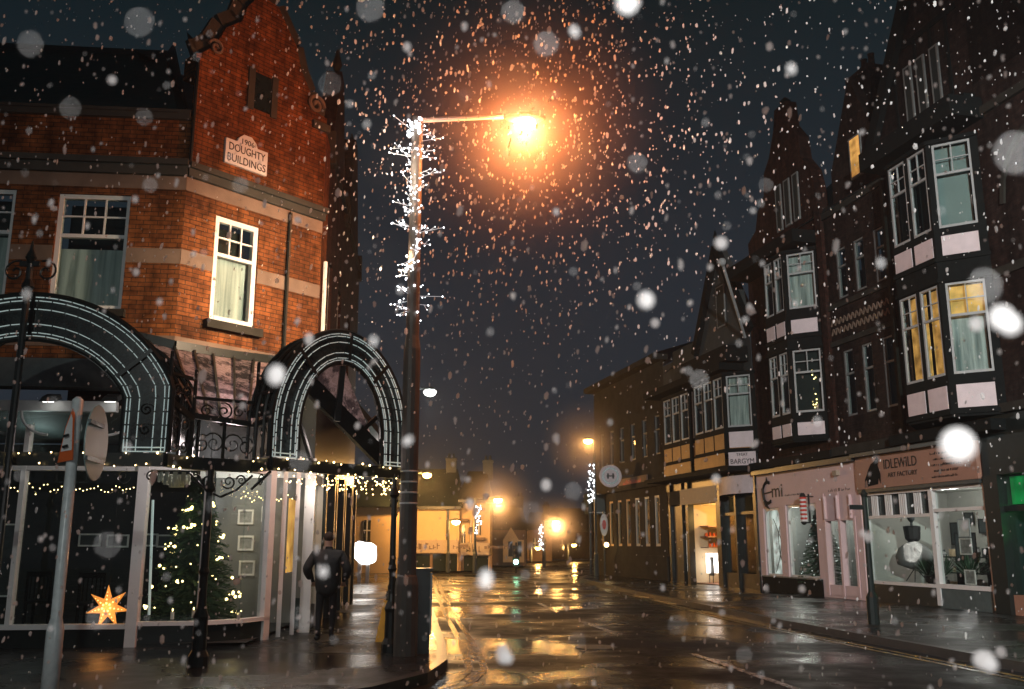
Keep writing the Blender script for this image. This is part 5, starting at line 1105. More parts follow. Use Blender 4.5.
# --- R5 stone building
r5 = thing('stone_building', RF.p(22, 0, 0), 'long dark stone building with tall ground floor windows and flat eaves', 'building')
opg = []; 
for k in range(7): opg.append((18.9+1.2*k, 19.5+1.2*k, 1.4, 3.55))
opu = [(18.6+1.5*k, 19.2+1.5*k, 5.3, 7.0) for k in range(6)]
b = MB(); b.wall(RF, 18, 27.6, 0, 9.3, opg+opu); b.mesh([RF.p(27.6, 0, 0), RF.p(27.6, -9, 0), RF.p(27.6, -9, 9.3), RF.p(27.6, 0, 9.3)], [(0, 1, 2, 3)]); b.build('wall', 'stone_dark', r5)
b = MB(); b.box(RF, 18, 27.7, 0, .18, 3.95, 4.2); b.box(RF, 17.9, 27.8, -.2, .5, 9.3, 9.55); b.box(RF, 18, 27.65, 0, .1, 0, 1.0); b.build('cornice', 'stone_dark', r5)
for o in opg: sash(r5, RF, *o, w=-.03, cols=1, rows=1, frame='render_ochre' if o[0] > 22 else 'grey_frame', back='room_dark', ft=.09, bars=False)
for o in opu: sash(r5, RF, *o, w=-.05, cols=1, rows=1, frame='dim_frame', back='room_dark', ft=.05)
b = MB(); b.mesh([RF.p(17.9, .5, 9.55), RF.p(27.8, .5, 9.55), RF.p(27.8, -4, 11.0), RF.p(17.9, -4, 11.0)], [(0, 1, 2, 3)]); b.build('roof', 'slate', r5)
so = MB().box(RF, 19.9, 23.6, .1, .16, 4.05, 4.5).build('sign_board', 'stone_band', r5)
b = MB(); scribble(b, RF, 22.9, 20.7, 4.18, .24, .16, -1, 4); b.build('faded_lettering', 'red_paint', so)
# projecting round sign
q = at(610.5, 476, 43.5); t = thing('round_sign', q, 'round white projecting sign with dark bars high on the stone building', 'sign'); yy = Fr((q.x, q.y), (1, 0)); n = 24
def disc(mb, c, r_, w0, w1):
    ring = [c+Vector((r_*math.cos(2*math.pi*i/n), w0, r_*math.sin(2*math.pi*i/n))) for i in range(n)]; r2_ = [v+Vector((0, w1-w0, 0)) for v in ring]; mb.mesh(ring+r2_, [tuple(range(n)), tuple(range(n, 2*n))]+[(i, (i+1) % n, (i+1) % n+n, i+n) for i in range(n)])
b = MB(); disc(b, q, .52, 0, .1); b.build('plate', 'white_panel', t); b = MB(); disc(b, q, .40, -.01, -.002); b.build('plate_ring', 'grey_metal', t); b = MB(); disc(b, q, .30, -.02, -.012); b.build('plate_centre', 'white_panel', t)
b = MB(); 
for sx_ in (-.12, .12): b.box(yy, sx_-.04, sx_+.04, .022, .03, q.z-.12, q.z+.12)
b.box(yy, -.18, .18, .022, .032, q.z-.03, q.z+.03); b.build('plate_mark', 'ink', t); MB().beam(q+Vector((.4, .05, 0)), q+Vector((1.6, .05, 0)), .06, .06).build('bracket', 'ink', t)
# bus shelter-like dark sign under it
q = at(603, 503, 47.5); t = thing('shop_awning', (q.x, q.y, 0), 'dark boxy awning projecting at the far end of the stone building', 'awning')
b = MB(); fx = Fr((q.x, q.y), (1, .1)); b.box(fx, -.75, .9, -1.2, 0, q.z-.55, q.z+.5); b.build('canopy', 'teal_paint', t); b = MB(); b.box(fx, -.7, .6, .0, .03, q.z+.42, q.z+.47); b.box(fx, -.7, .6, .0, .03, q.z-.5, q.z-.45); b.build('edge_light', 'grey_frame', t); b = MB(); b.box(fx, -.7, -.6, -.2, -.1, 0, q.z-.5); b.box(fx, .8, .9, -.2, -.1, 0, q.z-.5); b.build('post', 'black_paint', t)
# ------------------------------------------------------------------ far street end
def far(name, x0, x1, Y, ytop, mat, lab, wins=(), roof=None, rot=0.0, shop=None):
    a, c = at(x0, 560, Y), at(x1, 560, Y); zt_ = at((x0+x1)/2, ytop, Y).z; f_ = Fr((a.x, a.y), (1, rot)); wd = (c.x-a.x)
    t = thing(name, f_.p(wd/2, 0, 0), lab, 'building'); z_s = 0
    b = MB(); b.box(f_, 0, wd, -6, 0, 0, zt_); b.build('wall', mat, t)
    for (wx0, wx1, wy0, wy1) in wins:
        u0 = at(wx0, wy0, Y).x-a.x; u1 = at(wx1, wy0, Y).x-a.x; z1_ = at(wx0, wy0, Y).z; z0_ = at(wx0, wy1, Y).z
        o = MB().box(f_, u0, u1, .0, .06, z0_, z1_).build('window', 'dark_pane', t); b = MB(); b.box(f_, (u0+u1)/2-.03, (u0+u1)/2+.03, .06, .08, z0_, z1_); b.box(f_, u0, u1, .06, .085, (z0_+z1_)/2-.03, (z0_+z1_)/2+.03); b.build('glazing_bar', 'white_paint', o)
    if roof:
        zr_ = at((x0+x1)/2, roof, Y+2).z; b = MB(); p_ = f_.p; b.mesh([p_(-.2, .3, zt_), p_(wd+.2, .3, zt_), p_(wd-.3, -3, zr_), p_(.3, -3, zr_), p_(-.2, -6.2, zt_), p_(wd+.2, -6.2, zt_)], [(0, 1, 2, 3), (2, 3, 4, 5), (0, 3, 4), (1, 2, 5)]); b.build('roof', 'slate', t)
        b = MB(); b.box(f_, wd*.7, wd*.7+.6, -3.3, -2.7, zr_-.6, zr_+.55); b.box(f_, wd*.7-.05, wd*.7+.65, -3.35, -2.65, zr_+.55, zr_+.65); b.lathe(f_.p(wd*.7+.17, -3, zr_+.65), [(.09, 0), (.07, .3)], 6); b.lathe(f_.p(wd*.7+.43, -3, zr_+.65), [(.09, 0), (.07, .3)], 6); b.build('chimney', 'slate', t)
    if shop:
        z0_, z1_ = at(x0, shop[1], Y).z, at(x0, shop[0], Y).z
        MB().box(f_, .05, wd-.05, .0, .25, z0_, z1_).build('fascia', shop[2], t); MB().box(f_, .1, wd-.1, .0, .04, .0, z0_-.05).build('shopfront', 'dark_pane', t)
        b = MB()
        for k in range(int(wd/1.6)+1): b.box(f_, .1+1.6*k, .25+1.6*k, .04, .14, 0, z0_)
        b.build('pilaster', 'render_brown', t)
    return t, f_, wd
t1, f1, w1 = far('rendered_building', 400, 459, 54, 508, 'render_ochre', 'ochre rendered building with blank lit wall panels at the street end', (), 468, shop=(540, 553, 'cream_fascia'))
b = MB(); scribble(b, f1, .4, 2.3, .0, .35, .26, 1, 11); 
for i_ in range(len(b.v)): b.v[i_] = b.v[i_]+Vector((0, 0, at(420, 549, 54).z))
b.build('faded_lettering', 'faded_ink', t1)
b = MB(); scribble(b, f1, 3.0, 6.2, .0, .3, .26, 1, 12)
for i_ in range(len(b.v)): b.v[i_] = b.v[i_]+Vector((0, 0, at(440, 549, 54).z))
b.build('faded_lettering', 'faded_ink', t1)
b = MB(); b.box(f1, -.1, w1+.1, -.1, .3, at(430, 509.5, 54).z, at(430, 506.5, 54).z); b.build('gutter', 'black_paint', t1)
MB().box(f1, 2.6, 2.75, 0, .1, 0, at(440, 508, 54).z).build('drainpipe', 'black_paint', t1)
t2, f2_, w2 = far('bay_house', 459.5, 490, 54.5, 502, 'render_ochre', 'yellow lit house with narrow sash windows right of the blank wall', ((462, 465.5, 525, 543), (470, 472, 520, 545), (477, 481, 515, 535)), 470, shop=(543, 555, 'cream_fascia'))
for (x0_, x1_, y0_, y1_) in ((459.5, 466.5, 522, 544), (475.5, 483.5, 511, 537)):
    u0_ = at(x0_, 520, 54.5).x-at(459.5, 520, 54.5).x; u1_ = at(x1_, 520, 54.5).x-at(459.5, 520, 54.5).x
    b = MB(); b.box(f2_, u0_-.08, u1_+.08, .0, .3, at(470, y0_, 54.5).z+.02, at(470, y0_, 54.5).z+.18); b.box(f2_, u0_-.08, u1_+.08, 0, .35, at(470, y1_, 54.5).z-.16, at(470, y1_, 54.5).z-.02); b.build('moulding', 'stone_band', t2)
b = MB(); b.box(f2_, -.1, w2+.1, -.1, .35, at(470, 503, 54.5).z, at(470, 500, 54.5).z); b.build('gutter', 'black_paint', t2)
b = MB(); scribble(b, f2_, .4, w2-.4, 0, .28, .26, 1, 13)
for i_ in range(len(b.v)): b.v[i_] = b.v[i_]+Vector((0, 0, at(470, 552, 54.5).z))
b.build('faded_lettering', 'ink', t2)
t3, f3, w3 = far('terrace_house', 491, 526, 68, 530, 'render_brown', 'brown terraced house with a small yellow gabled bay at the street end', ((508, 512, 540, 553), (517, 521, 540, 553)), 505)
a = at(503, 558, 67.5); c = at(524, 530, 67.5); gb = MB(); yy = Fr((a.x, a.y), (1, 0)); ww = c.x-a.x; z0_ = a.z-.3; z1_ = at(503, 540, 67.5).z
gb.box(yy, 0, ww, -.6, 0, z0_, z1_); gb.mesh([yy.p(0, 0, z1_), yy.p(ww*.75, 0, z1_), yy.p(ww*.38, 0, z1_+.9), yy.p(0, -.6, z1_), yy.p(ww*.75, -.6, z1_), yy.p(ww*.38, -.6, z1_+.9)], [(0, 1, 2), (3, 4, 5), (0, 2, 5, 3), (1, 2, 5, 4)]); gb.build('gabled_bay', 'render_ochre', t3)
o = MB().box(yy, ww*.25, ww*.45, 0, .05, z0_+.4, z1_-.1).build('window', 'dark_pane', t3); o = MB().box(yy, ww*.7, ww*.88, 0, .05, z0_+.4, z1_-.1).build('window', 'dark_pane', t3)
far('terrace_house', 527, 552, 84, 530, 'render_brown', 'dim brown terraced house left of the second orange street lamp', ((533, 537, 538, 548), (542, 546, 538, 548)), 512)
far('terrace_house', 550, 600, 96, 532, 'brick_brown', 'dark gabled house in the haze beside the far street lamp', ((560, 564, 540, 550), (574, 578, 540, 550)), 508)
far('rendered_building', 318, 399, 50, 507, 'render_ochre', 'pale lit building seen through the right arch behind the walking person', ((364, 371, 520, 541), ), 480)
b = MB(); q = at(485, 500, 75); b.lathe((q.x, q.y, 0), [(.9, 0), (.9, q.z), (.05, at(485, 462, 75).z)], 4); tag(b.build('church_spire', 'slate'), 'thin dark spire rising behind the yellow lit house', 'spire')
# glowing signboard through arch
a, c = at(350, 541, 38), at(376, 566, 38); t = thing('lit_kiosk', ((a.x+c.x)/2, 38, 0), 'glaring white lit display on legs seen beyond the walking person', 'display'); yy = Fr((a.x, 38), (1, 0)); ww = c.x-a.x
b = MB(); n = 20; cx, cz = ww/2, (a.z+c.z)/2
pts = [(0, .25), (.08, .12), (.25, .05), (.32, 0), (.55, .05), (.8, .08), (.97, .2), (1, .55), (.98, .8), (.88, .88), (.72, .93), (.5, .95), (.33, .85), (.12, .6)]
n = len(pts); b.mesh([yy.p(u*ww, 0, a.z-(a.z-c.z)*v) for u, v in pts]+[yy.p(u*ww, -.15, a.z-(a.z-c.z)*v) for u, v in pts], [tuple(range(n)), tuple(range(n, 2*n))]+[(i, (i+1) % n, (i+1) % n+n, i+n) for i in range(n)]); b.build('display', 'white_shop', t)
for u in (.38, .68): MB().box(yy, u*ww-.07, u*ww+.07, -.12, -.03, 0, c.z+.15).build('leg', 'white_paint', t)
# far lamps
def farlamp(x, y, Y, lab, side=-1, arm=1.0, led=None, mat='lamp_far', power=200, colr=(1, .5, .14), gold=False):
    q = at(x, y, Y); px = q.x-side*arm; t = thing('street_lamp', (px, Y, 0), lab, 'street lamp', 'street lamps along the far road')
    MB().lathe((px, Y, 0), [(.12, 0), (.11, 1), (.07, 1.1), (.06, q.z+.1)], 8).build('column', 'grey_metal', t); MB().tube([(px, Y, q.z+.1), (q.x, Y, q.z+.15)], .04, 6).build('bracket_arm', 'grey_metal', t)
    MB().blob(q+Vector((0, 0, .1)), .25, sz=.4, n=8).build('lamp_head', 'grey_metal', t); MB().blob(q, .24, sz=.7, n=8).build('lamp_bowl', mat, t)
    point('lamp_glow', q-Vector((0, .15, .3)), power, colr, .15)
    if led:
        b = MB(); a_, c_ = at(led[0], led[1], Y-.2), at(led[0], led[2], Y-.2)
        for k in range(int(abs(a_.z-c_.z)/.045)): b.blob(a_.lerp(c_, rnd.random())+Vector((rnd.uniform(-.16, .16), 0, 0)), .03, n=6)
        b.build('led_string', 'led_white', t)
farlamp(427, 475, 49, 'far street lamp at the left, glowing above the ochre blank wall', 1, .6, power=2200, led=None)
farlamp(498, 500, 50, 'orange street lamp glowing over the yellow lit house, with white light string', 1, 1.2, power=210, led=(478, 504, 537))
farlamp(556, 522, 62, 'small orange street lamp in the haze beside the second white light string', 1, .8, power=520, led=(541, 524, 552))
farlamp(588, 441, 46, 'highest far street lamp, orange beside the stone building with white lights', -1, .3, power=30, led=(591, 463, 504))
farlamp(538, 548, 80, 'low amber street lamp at the vanishing point of the road', 1, .6, power=420)
farlamp(574, 545, 88, 'farthest amber street lamp just left of the stone building', 1, .6, power=420)
farlamp(456, 522, 51, 'amber wall-height street lamp before the ochre facade', 1, .4, power=120)
farlamp(430, 392, 33, 'white lantern glowing high just right of the decorated lamp post', 1, .9, mat='lamp_white', power=160, colr=(.95, 1, .98))
# traffic light
q = at(516, 562, 50); t = thing('traffic_light', (q.x, 50, 0), 'traffic light showing green at the far junction', 'traffic light'); MB().lathe((q.x, 50.1, 0), [(.05, 0), (.05, q.z+1)], 8).build('post', 'black_paint', t); yy = Fr((q.x, 50), (1, 0)); MB().box(yy, -.18, .18, -.1, .0, q.z-.25, q.z+.85).build('housing', 'ink', t)
for k, mt in enumerate(('traffic_green', 'ink', 'ink')): MB().blob(Vector((q.x, 49.98, q.z+.28*k)), .13, sy=.4, n=8).build('lens', mt, t)
q = at(601, 520, 47)
for (x, y0, y1, lab) in ((604, 512, 575, 'slim lit white and red road sign on the far right pavement'),):
    q = at(x, 530, 46); t = thing('bus_stop_sign', (q.x, 46, 0), lab, 'sign'); MB().lathe((q.x, 46, 0), [(.04, 0), (.04, q.z+.9)], 8).build('post', 'grey_metal', t); MB().blob(Vector((q.x, 45.95, q.z+.25)), .5, sx=.4, sy=.1, sz=1.1, n=12).build('plate', 'litter', t); MB().blob(Vector((q.x, 45.88, q.z+.25)), .2, sx=.5, sy=.1, sz=1.2, n=8).build('plate_mark', 'red_paint', t); MB().blob(Vector((q.x+.1, 45.9, q.z-.7)), .12, n=8).build('lamp', 'led_warm', t)
# right pavement post
q = at(869, 560, 18.5); t = thing('black_post', (q.x, 18.5, 0), 'thin black post with a short bracket on the right pavement before the IDLEWILD shop', 'post'); MB().lathe((q.x, 18.5, 0), [(.11, 0), (.11, .5), (.06, .6), (.05, 2.4), (.07, 2.45), (.02, 2.55)], 10).build('column', 'black_paint', t); b = MB(); b.beam((q.x-.02, 18.5, 2.2), (q.x-.32, 18.4, 2.2), .05, .09); b.build('bracket', 'black_paint', t)
# bench/planter-like low dark thing in front of the pink shop: litter on the pavement
for i, (x, y, lab) in enumerate(((337, 597, 'scrap of white litter nearest the walking person'), (357, 600, 'middle scrap of white litter on the pavement'), (371, 608, 'largest scrap of white litter beside the yellow marker'))):
    pass
# flagpole on R4/R3 party wall
a, c = RF.p(10.2, .1, 8.6), at(722, 262, 29.2); b = MB(); b.tube([a, c], .05, 8); b.blob(c, .14, n=10); tag(b.build('flagpole', 'grey_frame'), 'slanting flagpole jutting from the wall beside the grey gable', 'flagpole')
# ------------------------------------------------------------------ unseen street lamps added behind the camera to light the fronts
def near_lamp(x, y, h, pw, colr, lab, aim, cone):
    t = thing('street_lamp', (x, y, 0), lab, 'street lamp'); MB().lathe((x, y, 0), [(.13, 0), (.12, 1), (.08, 1.1), (.07, h)], 10).build('column', 'grey_metal', t); MB().blob((x, y, h+.05), .3, sz=.4, n=10).build('lamp_head', 'grey_metal', t); MB().blob((x, y, h-.06), .15, sz=.6, n=8).build('lamp_bowl', 'lamp_white', t)
    l = bpy.data.lights.new('lamp_glow', 'SPOT'); l.energy = pw; l.color = colr; l.shadow_soft_size = .2; l.spot_size = R(cone); l.spot_blend = .6
    o = bpy.data.objects.new('lamp_glow', l); col.objects.link(o); o.location = (x, y, h-.3); o.rotation_euler = (Vector(aim)-o.location).to_track_quat('-Z', 'Y').to_euler()
near_lamp(4.2, -6.0, 8.5, 36000, (.95, 1, .98), 'unseen white street lamp added behind the camera to light the right fronts', (10.5, 27, 3.2), 46)
near_lamp(-4.6, -3.0, 7.5, 1400, (.92, 1, .96), 'unseen white street lamp added behind the camera to light the left corner', (-6.2, 14, 2.7), 46)
# ------------------------------------------------------------------ people
def skin_mesh(name, joints, edges, mats, parent, assign=None, sub=2, root=0):
    me = bpy.data.meshes.new(name); o0 = parent.location if parent is not None else Vector((0, 0, 0))
    me.from_pydata([tuple(Vector(j[:3])-o0) for j in joints], edges, []); o = bpy.data.objects.new(name, me); col.objects.link(o)
    md = o.modifiers.new('s', 'SKIN'); 
    for i, j in enumerate(joints):
        sv = me.skin_vertices[0].data[i]; r_ = j[3] if isinstance(j[3], tuple) else (j[3], j[3]); sv.radius = r_; sv.use_root = (i == root)
    md2 = o.modifiers.new('u', 'SUBSURF'); md2.levels = sub; md2.render_levels = sub
    bpy.context.view_layer.update(); dg = bpy.context.evaluated_depsgraph_get(); m2 = bpy.data.meshes.new_from_object(o.evaluated_get(dg)); m2.name = name
    bpy.data.objects.remove(o); o = bpy.data.objects.new(name, m2); col.objects.link(o); m2.materials.clear()
    for k in mats: m2.materials.append(M[k])
    for p_ in m2.polygons:
        p_.use_smooth = True
        p_.material_index = assign(p_.center+o0) if assign else 0
    if parent is not None: o.parent = parent
    return o
def person(x, y, lab, s_=1.0, hands=True, heading=(-.05, 1)):
    t = thing('person', (x, y, 0), lab, 'person')
    fwd = Vector((heading[0], heading[1], 0)).normalized(); rt = Vector((fwd.y, -fwd.x, 0))
    def J(r_, f_, z, rad): v = Vector((x, y, 0))+rt*r_*s_+fwd*f_*s_+Vector((0, 0, z*s_)); rr = tuple(q*s_ for q in rad) if isinstance(rad, tuple) else rad*s_; return (v.x, v.y, v.z, rr)
    js = [J(0, 0, .95, (.15, .11)), J(0, -.01, 1.15, (.14, .105)), J(0, 0, 1.36, (.165, .11)), J(0, .01, 1.50, .06), J(0, .03, 1.60, (.078, .088)), J(0, .035, 1.69, (.072, .085)),
          J(.1, 0, .88, .085), J(.11, .05, .50, .06), J(.10, .02, .10, .042), J(.11, .14, .045, .038),
          J(-.1, 0, .88, .085), J(-.11, -.02, .50, .06), J(-.10, -.16, .13, .042), J(-.11, -.04, .05, .038),
          J(.20, 0, 1.42, .06), J(.30, -.04, 1.17, .045), J(.26, .12, .98, .032), J(.25, .17, .93, .03),
          J(-.20, 0, 1.42, .06), J(-.30, -.04, 1.17, .045), J(-.26, .12, .98, .032), J(-.25, .17, .93, .03)]
    es = [(0, 1), (1, 2), (2, 3), (3, 4), (4, 5), (0, 6), (6, 7), (7, 8), (8, 9), (0, 10), (10, 11), (11, 12), (12, 13), (2, 14), (14, 15), (15, 16), (16, 17), (2, 18), (18, 19), (19, 20), (20, 21)]
    if hands:
        for sg_, wi in ((1, 17), (-1, 21)):
            b0 = len(js)
            for k in range(4):
                js += [J(sg_*(.235+.018*k), .20, .90-.004*k, .009), J(sg_*(.235+.018*k), .235-.01*abs(k-1.5), .87, .008)]; es += [(wi, b0+2*k), (b0+2*k, b0+2*k+1)]
            js += [J(sg_*.215, .17, .90, .009), J(sg_*.20, .19, .87, .008)]; es += [(wi, b0+8), (b0+8, b0+9)]
    z_sk = 1.53*s_
    def asg(c): 
        if c.z > z_sk: return 1
        d_ = (c-Vector((x, y, 0))); 
        return 1 if (abs(d_.dot(rt)) > .18*s_ and c.z < .95*s_ and c.z > .8*s_) else 0
    skin_mesh('body', js, es, ['trousers', 'skin'], t, asg)
    cj = [J(0, 0, .70, (.19, .15)), J(0, 0, .92, (.22, .17)), J(0, 0, 1.2, (.24, .18)), J(0, 0, 1.4, (.20, .14)), J(0, .01, 1.49, (.10, .09)), J(.22, 0, 1.40, .09), J(.35, -.05, 1.16, .085), J(.29, .10, 1.0, .06), J(-.22, 0, 1.40, .09), J(-.35, -.05, 1.16, .085), J(-.29, .10, 1.0, .06)]
    skin_mesh('coat', cj, [(0, 1), (1, 2), (2, 3), (3, 4), (3, 5), (5, 6), (6, 7), (3, 8), (8, 9), (9, 10)], ['coat'], t)
    hc = Vector((x, y, 0))+fwd*.02*s_+Vector((0, 0, 1.695*s_)); MB().blob(hc-fwd*.008, .095*s_, sx=.93, sy=1.02, sz=.92, n=14).build('hair', 'hair', t, smooth=True)
    fb = MB()
    for sg_ in (-1, 1): fb.blob(hc+rt*sg_*.088*s_+Vector((0, 0, -.03)), .02*s_, sx=.5, sz=1.5, n=8)
    fb.blob(hc+fwd*.105*s_+Vector((0, 0, -.05)), .018*s_, sz=1.3, n=8); fb.build('ear_and_nose', 'skin', t, smooth=True)
    b = MB()
    for r_, f_, z in ((.11, .1, .0), (-.11, -.1, .02)):
        q = Vector((x, y, 0))+rt*r_*s_+fwd*f_*s_; b.blob(q+Vector((0, 0, z+.045)), .05*s_, sx=1, sy=2.4, sz=.95, n=10)
    b.build('shoes', 'ink', t, smooth=True)
    return t
person(-2.95, 15.3, 'person in a bulky black coat seen from behind, walking under the right arch', .95)
person(-6.2, 34.5, 'tiny distant pedestrian silhouetted left of the glaring white display', hands=False)
# ------------------------------------------------------------------ snow
def add_flake(c, r, h, tx, ty, mb):
    if c.y > 13 or r < .0028: mb.octa(c, r, h, (tx, ty)); return
    b0 = len(mb.v); mb.blob(c, r, sx=rs.uniform(.8, 1.25), sy=rs.uniform(.7, 1.2), sz=h/r, n=6)
    for i in range(b0, len(mb.v)):
        v = mb.v[i]; mb.v[i] = Vector((v.x+rs.uniform(-.28, .28)*r+tx*(v.z-c.z)/max(h, 1e-6), v.y, v.z+rs.uniform(-.2, .2)*r))
sn = MB(); rs = random.Random(21)
def scatter(n, Y0, Y1, r0, r1, powY=1.0, el=2.0):
    for _ in range(n):
        Y = Y0+(Y1-Y0)*rs.random()**powY; X = rs.uniform(-.64, .64)*Y; Z = CH+Y*rs.uniform(-.22, .68)
        if Z < 0: continue
        if Y > 13.5 and X < -.21*Y and Z < 9: continue
        if Y > 20 and X > 10.2-.233*(Y-22): continue
        r = rs.uniform(r0, r1); 
        r *= rs.choice((.6, .75, .9, 1, 1, 1.2, 1.5)); r *= 2.1 if rs.random() < .05 else 1
        add_flake(Vector((X, Y, Z)), r, r*rs.uniform(1, el), rs.uniform(-.2, .5)*r, 0, sn)
scatter(200, .9, 2.0, .0016, .003); scatter(1350, 2.0, 5.5, .0025, .0055, 1.0, 2.4); scatter(2700, 5, 12, .0045, .009, .9, 2.8); scatter(2200, 11, 22, .006, .012, 1, 2.6); scatter(1800, 22, 46, .009, .016, 1, 2.2)
for _ in range(2300):  # around the lamp
    d = Vector((rs.gauss(0, 1), rs.gauss(0, 1), rs.gauss(0, 1)))*1.75; p_ = LMP+d+Vector((0, -.8, -.3)); r = rs.uniform(.007, .017) if rs.random() < .8 else rs.uniform(.014, .019)
    if d.length < .6 or p_.z < .2: continue
    add_flake(p_, r, r*rs.uniform(1, 3), rs.uniform(-.2, .5)*r, 0, sn)
tag(sn.build('falling_snow', 'snow', origin=(0, 0, 0)), kind='stuff')
big = [  # px, py, blur px, opacity kind, label
 (627, 3, 27, 2, 'solid white snowflake cut by the top edge right of the lamp'), (370, 8, 30, 1, 'grey blurred snowflake at the top edge above the decorated lamp post'), (513, 12, 25, 1, 'grey blurred snowflake at the top edge straight above the lamp'),
 (546, 44, 27, 1, 'grey blurred snowflake in the upper glow of the lamp'), (330, 84, 26, 1, 'grey blurred snowflake right of the brick gable'), (139, 22, 30, 1, 'wide grey blurred snowflake high on the dark roof'), (30, 44, 26, 1, 'grey blurred snowflake near the top left corner'),
 (112, 80, 12, 2, 'small solid white snowflake over the slate roof'), (144, 117, 18, 1, 'pale blurred snowflake on the brick left of the plaque'), (407, 47, 12, 2, 'white snowflake with orange streak above the decorated lamp post'),
 (721, 243, 16, 2, 'round white snowflake at the tip of the flagpole'), (646, 300, 22, 2, 'bright white snowflake in the sky above the stone building'), (637, 163, 22, 1, 'grey blurred snowflake right of the orange glow'),
 (276, 375, 23, 2, 'solid white round snowflake beside the right glass arch'), (309, 339, 14, 2, 'small white round snowflake above the left shoulder of the right arch'), (136, 272, 9, 2, 'small white snowflake on brick between the two sash windows'),
 (958, 445, 40, 3, 'largest solid white snowflake, over the end of the IDLEWILD fascia'), (1002, 318, 32, 3, 'ragged white snowflake right of the lit oriel window'), (976, 324, 16, 2, 'small white snowflake touching the lit oriel window'), (985, 286, 36, 1, 'grey blurred snowflake between the oriel and the right edge'),
 (1015, 153, 42, 1, 'large grey blurred snowflake at the right edge'), (984, 660, 22, 3, 'white snowflake low over the dark road at the bottom right'), (1001, 652, 11, 2, 'small white snowflake at the bottom right beside a bigger one'), (503, 654, 20, 3, 'solid white snowflake over the road near the kerb corner'),
 (493, 488, 22, 1, 'grey blurred snowflake over the far yellow lit house'), (531, 513, 26, 1, 'grey blurred snowflake between the far street lamps'), (573, 491, 20, 1, 'grey blurred snowflake left of the stone building'), (546, 485, 14, 2, 'white oval snowflake in the sky between the far lamps'), (470, 504, 13, 2, 'white oval snowflake over the far ochre wall'),
 (107, 545, 28, 1, 'pale blurred snowflake inside the frame of the left shop window'), (300, 462, 24, 1, 'pale blurred snowflake in front of the walking person'), (215, 505, 20, 1, 'pale blurred snowflake in front of the Christmas tree'), (98, 618, 24, 1, 'pale blurred snowflake below the orange star'), (301, 618, 26, 1, 'pale blurred snowflake low at the feet of the walking person'),
 (699, 380, 22, 1, 'grey blurred snowflake beside the amber panels'), (716, 479, 13, 2, 'round white snowflake on the cream fascia'), (655, 323, 12, 2, 'small white snowflake close under the bright one above the stone building'), (868, 537, 11, 2, 'bright white snowflake halfway up the thin black post'), (802, 589, 9, 2, 'small white snowflake below the pink shop tree'),
 (678, 625, 22, 1, 'tall grey blurred snowflake over the road in the middle'), (744, 655, 18, 1, 'grey blurred snowflake near the end of the white road line'), (968, 620, 20, 1, 'grey blurred snowflake under the tiled shop riser'), (577, 640, 20, 1, 'grey blurred snowflake over the orange road reflection'), (150, 185, 16, 1, 'faint blurred snowflake above the left sash window'), (70, 108, 22, 1, 'faint blurred snowflake over the left end of the brick wall'),
 (240, 185, 18, 1, 'faint blurred snowflake just below the plaque'), (465, 95, 14, 1, 'faint snowflake left inside the orange glow'), (766, 185, 16, 1, 'faint blurred snowflake by the Dutch gable shoulder')]
for (x, y, dpx, kd, lab) in big:
    coc = dpx*{1: .86, 2: .40, 3: .30}[kd]; dd_ = 1/(coc/10.8+1/17); rpx = dpx*{1: rs.uniform(.055, .095), 2: .38, 3: .41}[kd]
    r = rpx*dd_/F; b = MB(); c = atd(x, y, dd_)
    b.blob(c, r, sx=rs.uniform(.85, 1.1), sy=.7, sz=rs.uniform(.9, 1.2), n=16)
    if kd == 3 and dpx < 35: b.blob(c+Vector((r*.5, 0, -r*.45)), r*.75, n=16)
    tag(b.build('snowflake', 'snow'), lab, 'snowflake', 'large snowflakes close to the camera')
# camera flash (the picture was taken with one: the near flakes are lit from the camera)
point('camera_flash', (.22, -.05, CH+.28), 190, (1, .99, .97), .03)
# ------------------------------------------------------------------ haze
hz = MB(); hz.mesh([(x, y, z) for z in (-1.2, 26) for x, y in ((-60, -8), (60, -8), (60, 125), (-60, 125))], [(0, 1, 2, 3), (4, 5, 6, 7), (0, 1, 5, 4), (1, 2, 6, 5), (2, 3, 7, 6), (3, 0, 4, 7)])
hm = bpy.data.materials.new('haze_air'); hm.use_nodes = True; nt = hm.node_tree; nt.nodes.clear(); out = nn(nt, 'ShaderNodeOutputMaterial'); pv = nn(nt, 'ShaderNodeVolumePrincipled')
pv.inputs['Color'].default_value = (.85, .88, .92, 1); pv.inputs['Density'].default_value = .0012; pv.inputs['Anisotropy'].default_value = .55; nt.links.new(pv.outputs[0], out.inputs['Volume'])
tag(hz.build('haze', hm, origin=(0, 0, 0)), kind='stuff')
mb = MB(); mb.blob(LMP, 2.65, n=32); mm = bpy.data.materials.new('halo_air'); mm.use_nodes = True; nt = mm.node_tree; nt.nodes.clear(); out = nn(nt, 'ShaderNodeOutputMaterial'); pv = nn(nt, 'ShaderNodeVolumePrincipled')  # mist ball added to imitate the glare around the lamp
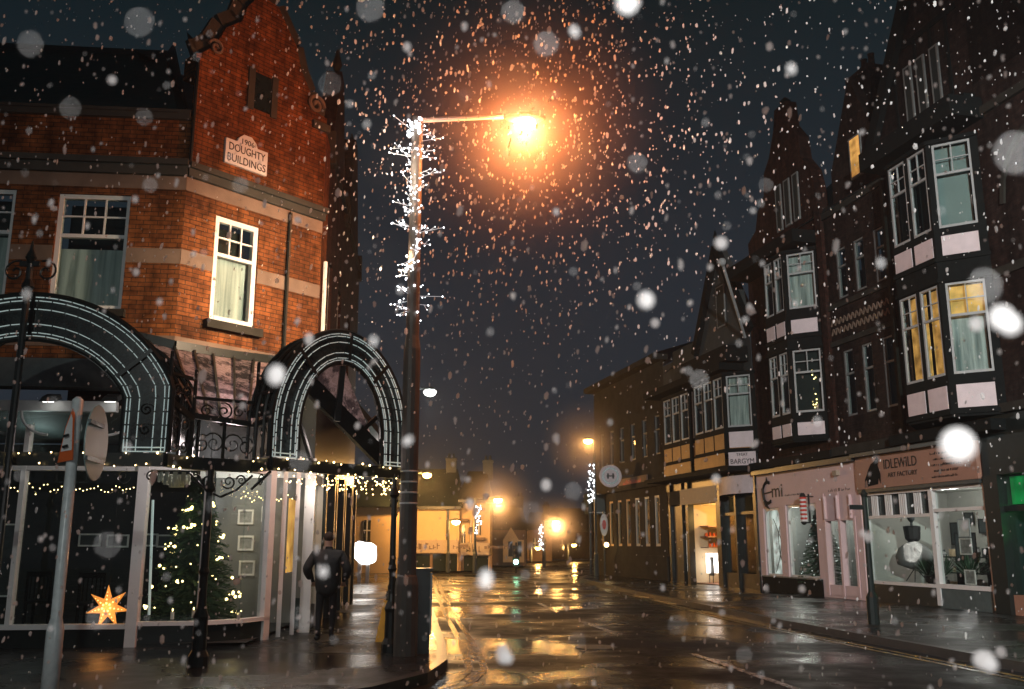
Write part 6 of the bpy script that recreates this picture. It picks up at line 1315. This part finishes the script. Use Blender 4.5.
pv.inputs['Color'].default_value = (.95, .85, .95, 1); tcm = nn(nt, 'ShaderNodeTexCoord'); vl = nn(nt, 'ShaderNodeVectorMath', operation='LENGTH'); nt.links.new(tcm.outputs['Object'], vl.inputs[0]); mrr = nn(nt, 'ShaderNodeMapRange'); mrr.inputs['From Max'].default_value = 2.6; mrr.inputs['To Min'].default_value = 1; mrr.inputs['To Max'].default_value = 0; nt.links.new(vl.outputs['Value'], mrr.inputs['Value']); pww = nn(nt, 'ShaderNodeMath', operation='POWER'); pww.inputs[1].default_value = 2.3; nt.links.new(mrr.outputs['Result'], pww.inputs[0]); mll = nn(nt, 'ShaderNodeMath', operation='MULTIPLY'); mll.inputs[1].default_value = .2; nt.links.new(pww.outputs[0], mll.inputs[0]); nt.links.new(mll.outputs[0], pv.inputs['Density']); pv.inputs['Anisotropy'].default_value = .3; nt.links.new(pv.outputs[0], out.inputs['Volume'])
tag(mb.build('halo_mist', mm, origin=LMP), kind='stuff')
for (x_, y_, Y_) in ((588, 443, 46), (498, 502, 50), (556, 524, 62)):  # the same added glare mist around three far lamps
    q = at(x_, y_, Y_); mb = MB(); mb.blob(q, 2.6, n=24); m3 = mm.copy()
    [n_ for n_ in m3.node_tree.nodes if n_.type == 'MATH' and n_.operation == 'MULTIPLY'][0].inputs[1].default_value = {46: .6, 50: .5, 62: .9}[Y_]
    tag(mb.build('halo_mist', m3, origin=q), kind='stuff')
# ------------------------------------------------------------------ render settings
sc.view_settings.view_transform = 'Standard'; sc.view_settings.look = 'None'; sc.view_settings.exposure = 0; sc.view_settings.gamma = 1
cy = sc.cycles; cy.use_denoising = True
try: cy.denoiser = 'OPENIMAGEDENOISE'
except Exception: pass
cy.max_bounces = 6; cy.diffuse_bounces = 2; cy.glossy_bounces = 3; cy.transmission_bounces = 3; cy.transparent_max_bounces = 10; cy.volume_bounces = 0
cy.sample_clamp_indirect = 4; cy.caustics_reflective = False; cy.caustics_refractive = False; cy.use_light_tree = True
bpy.context.view_layer.update()
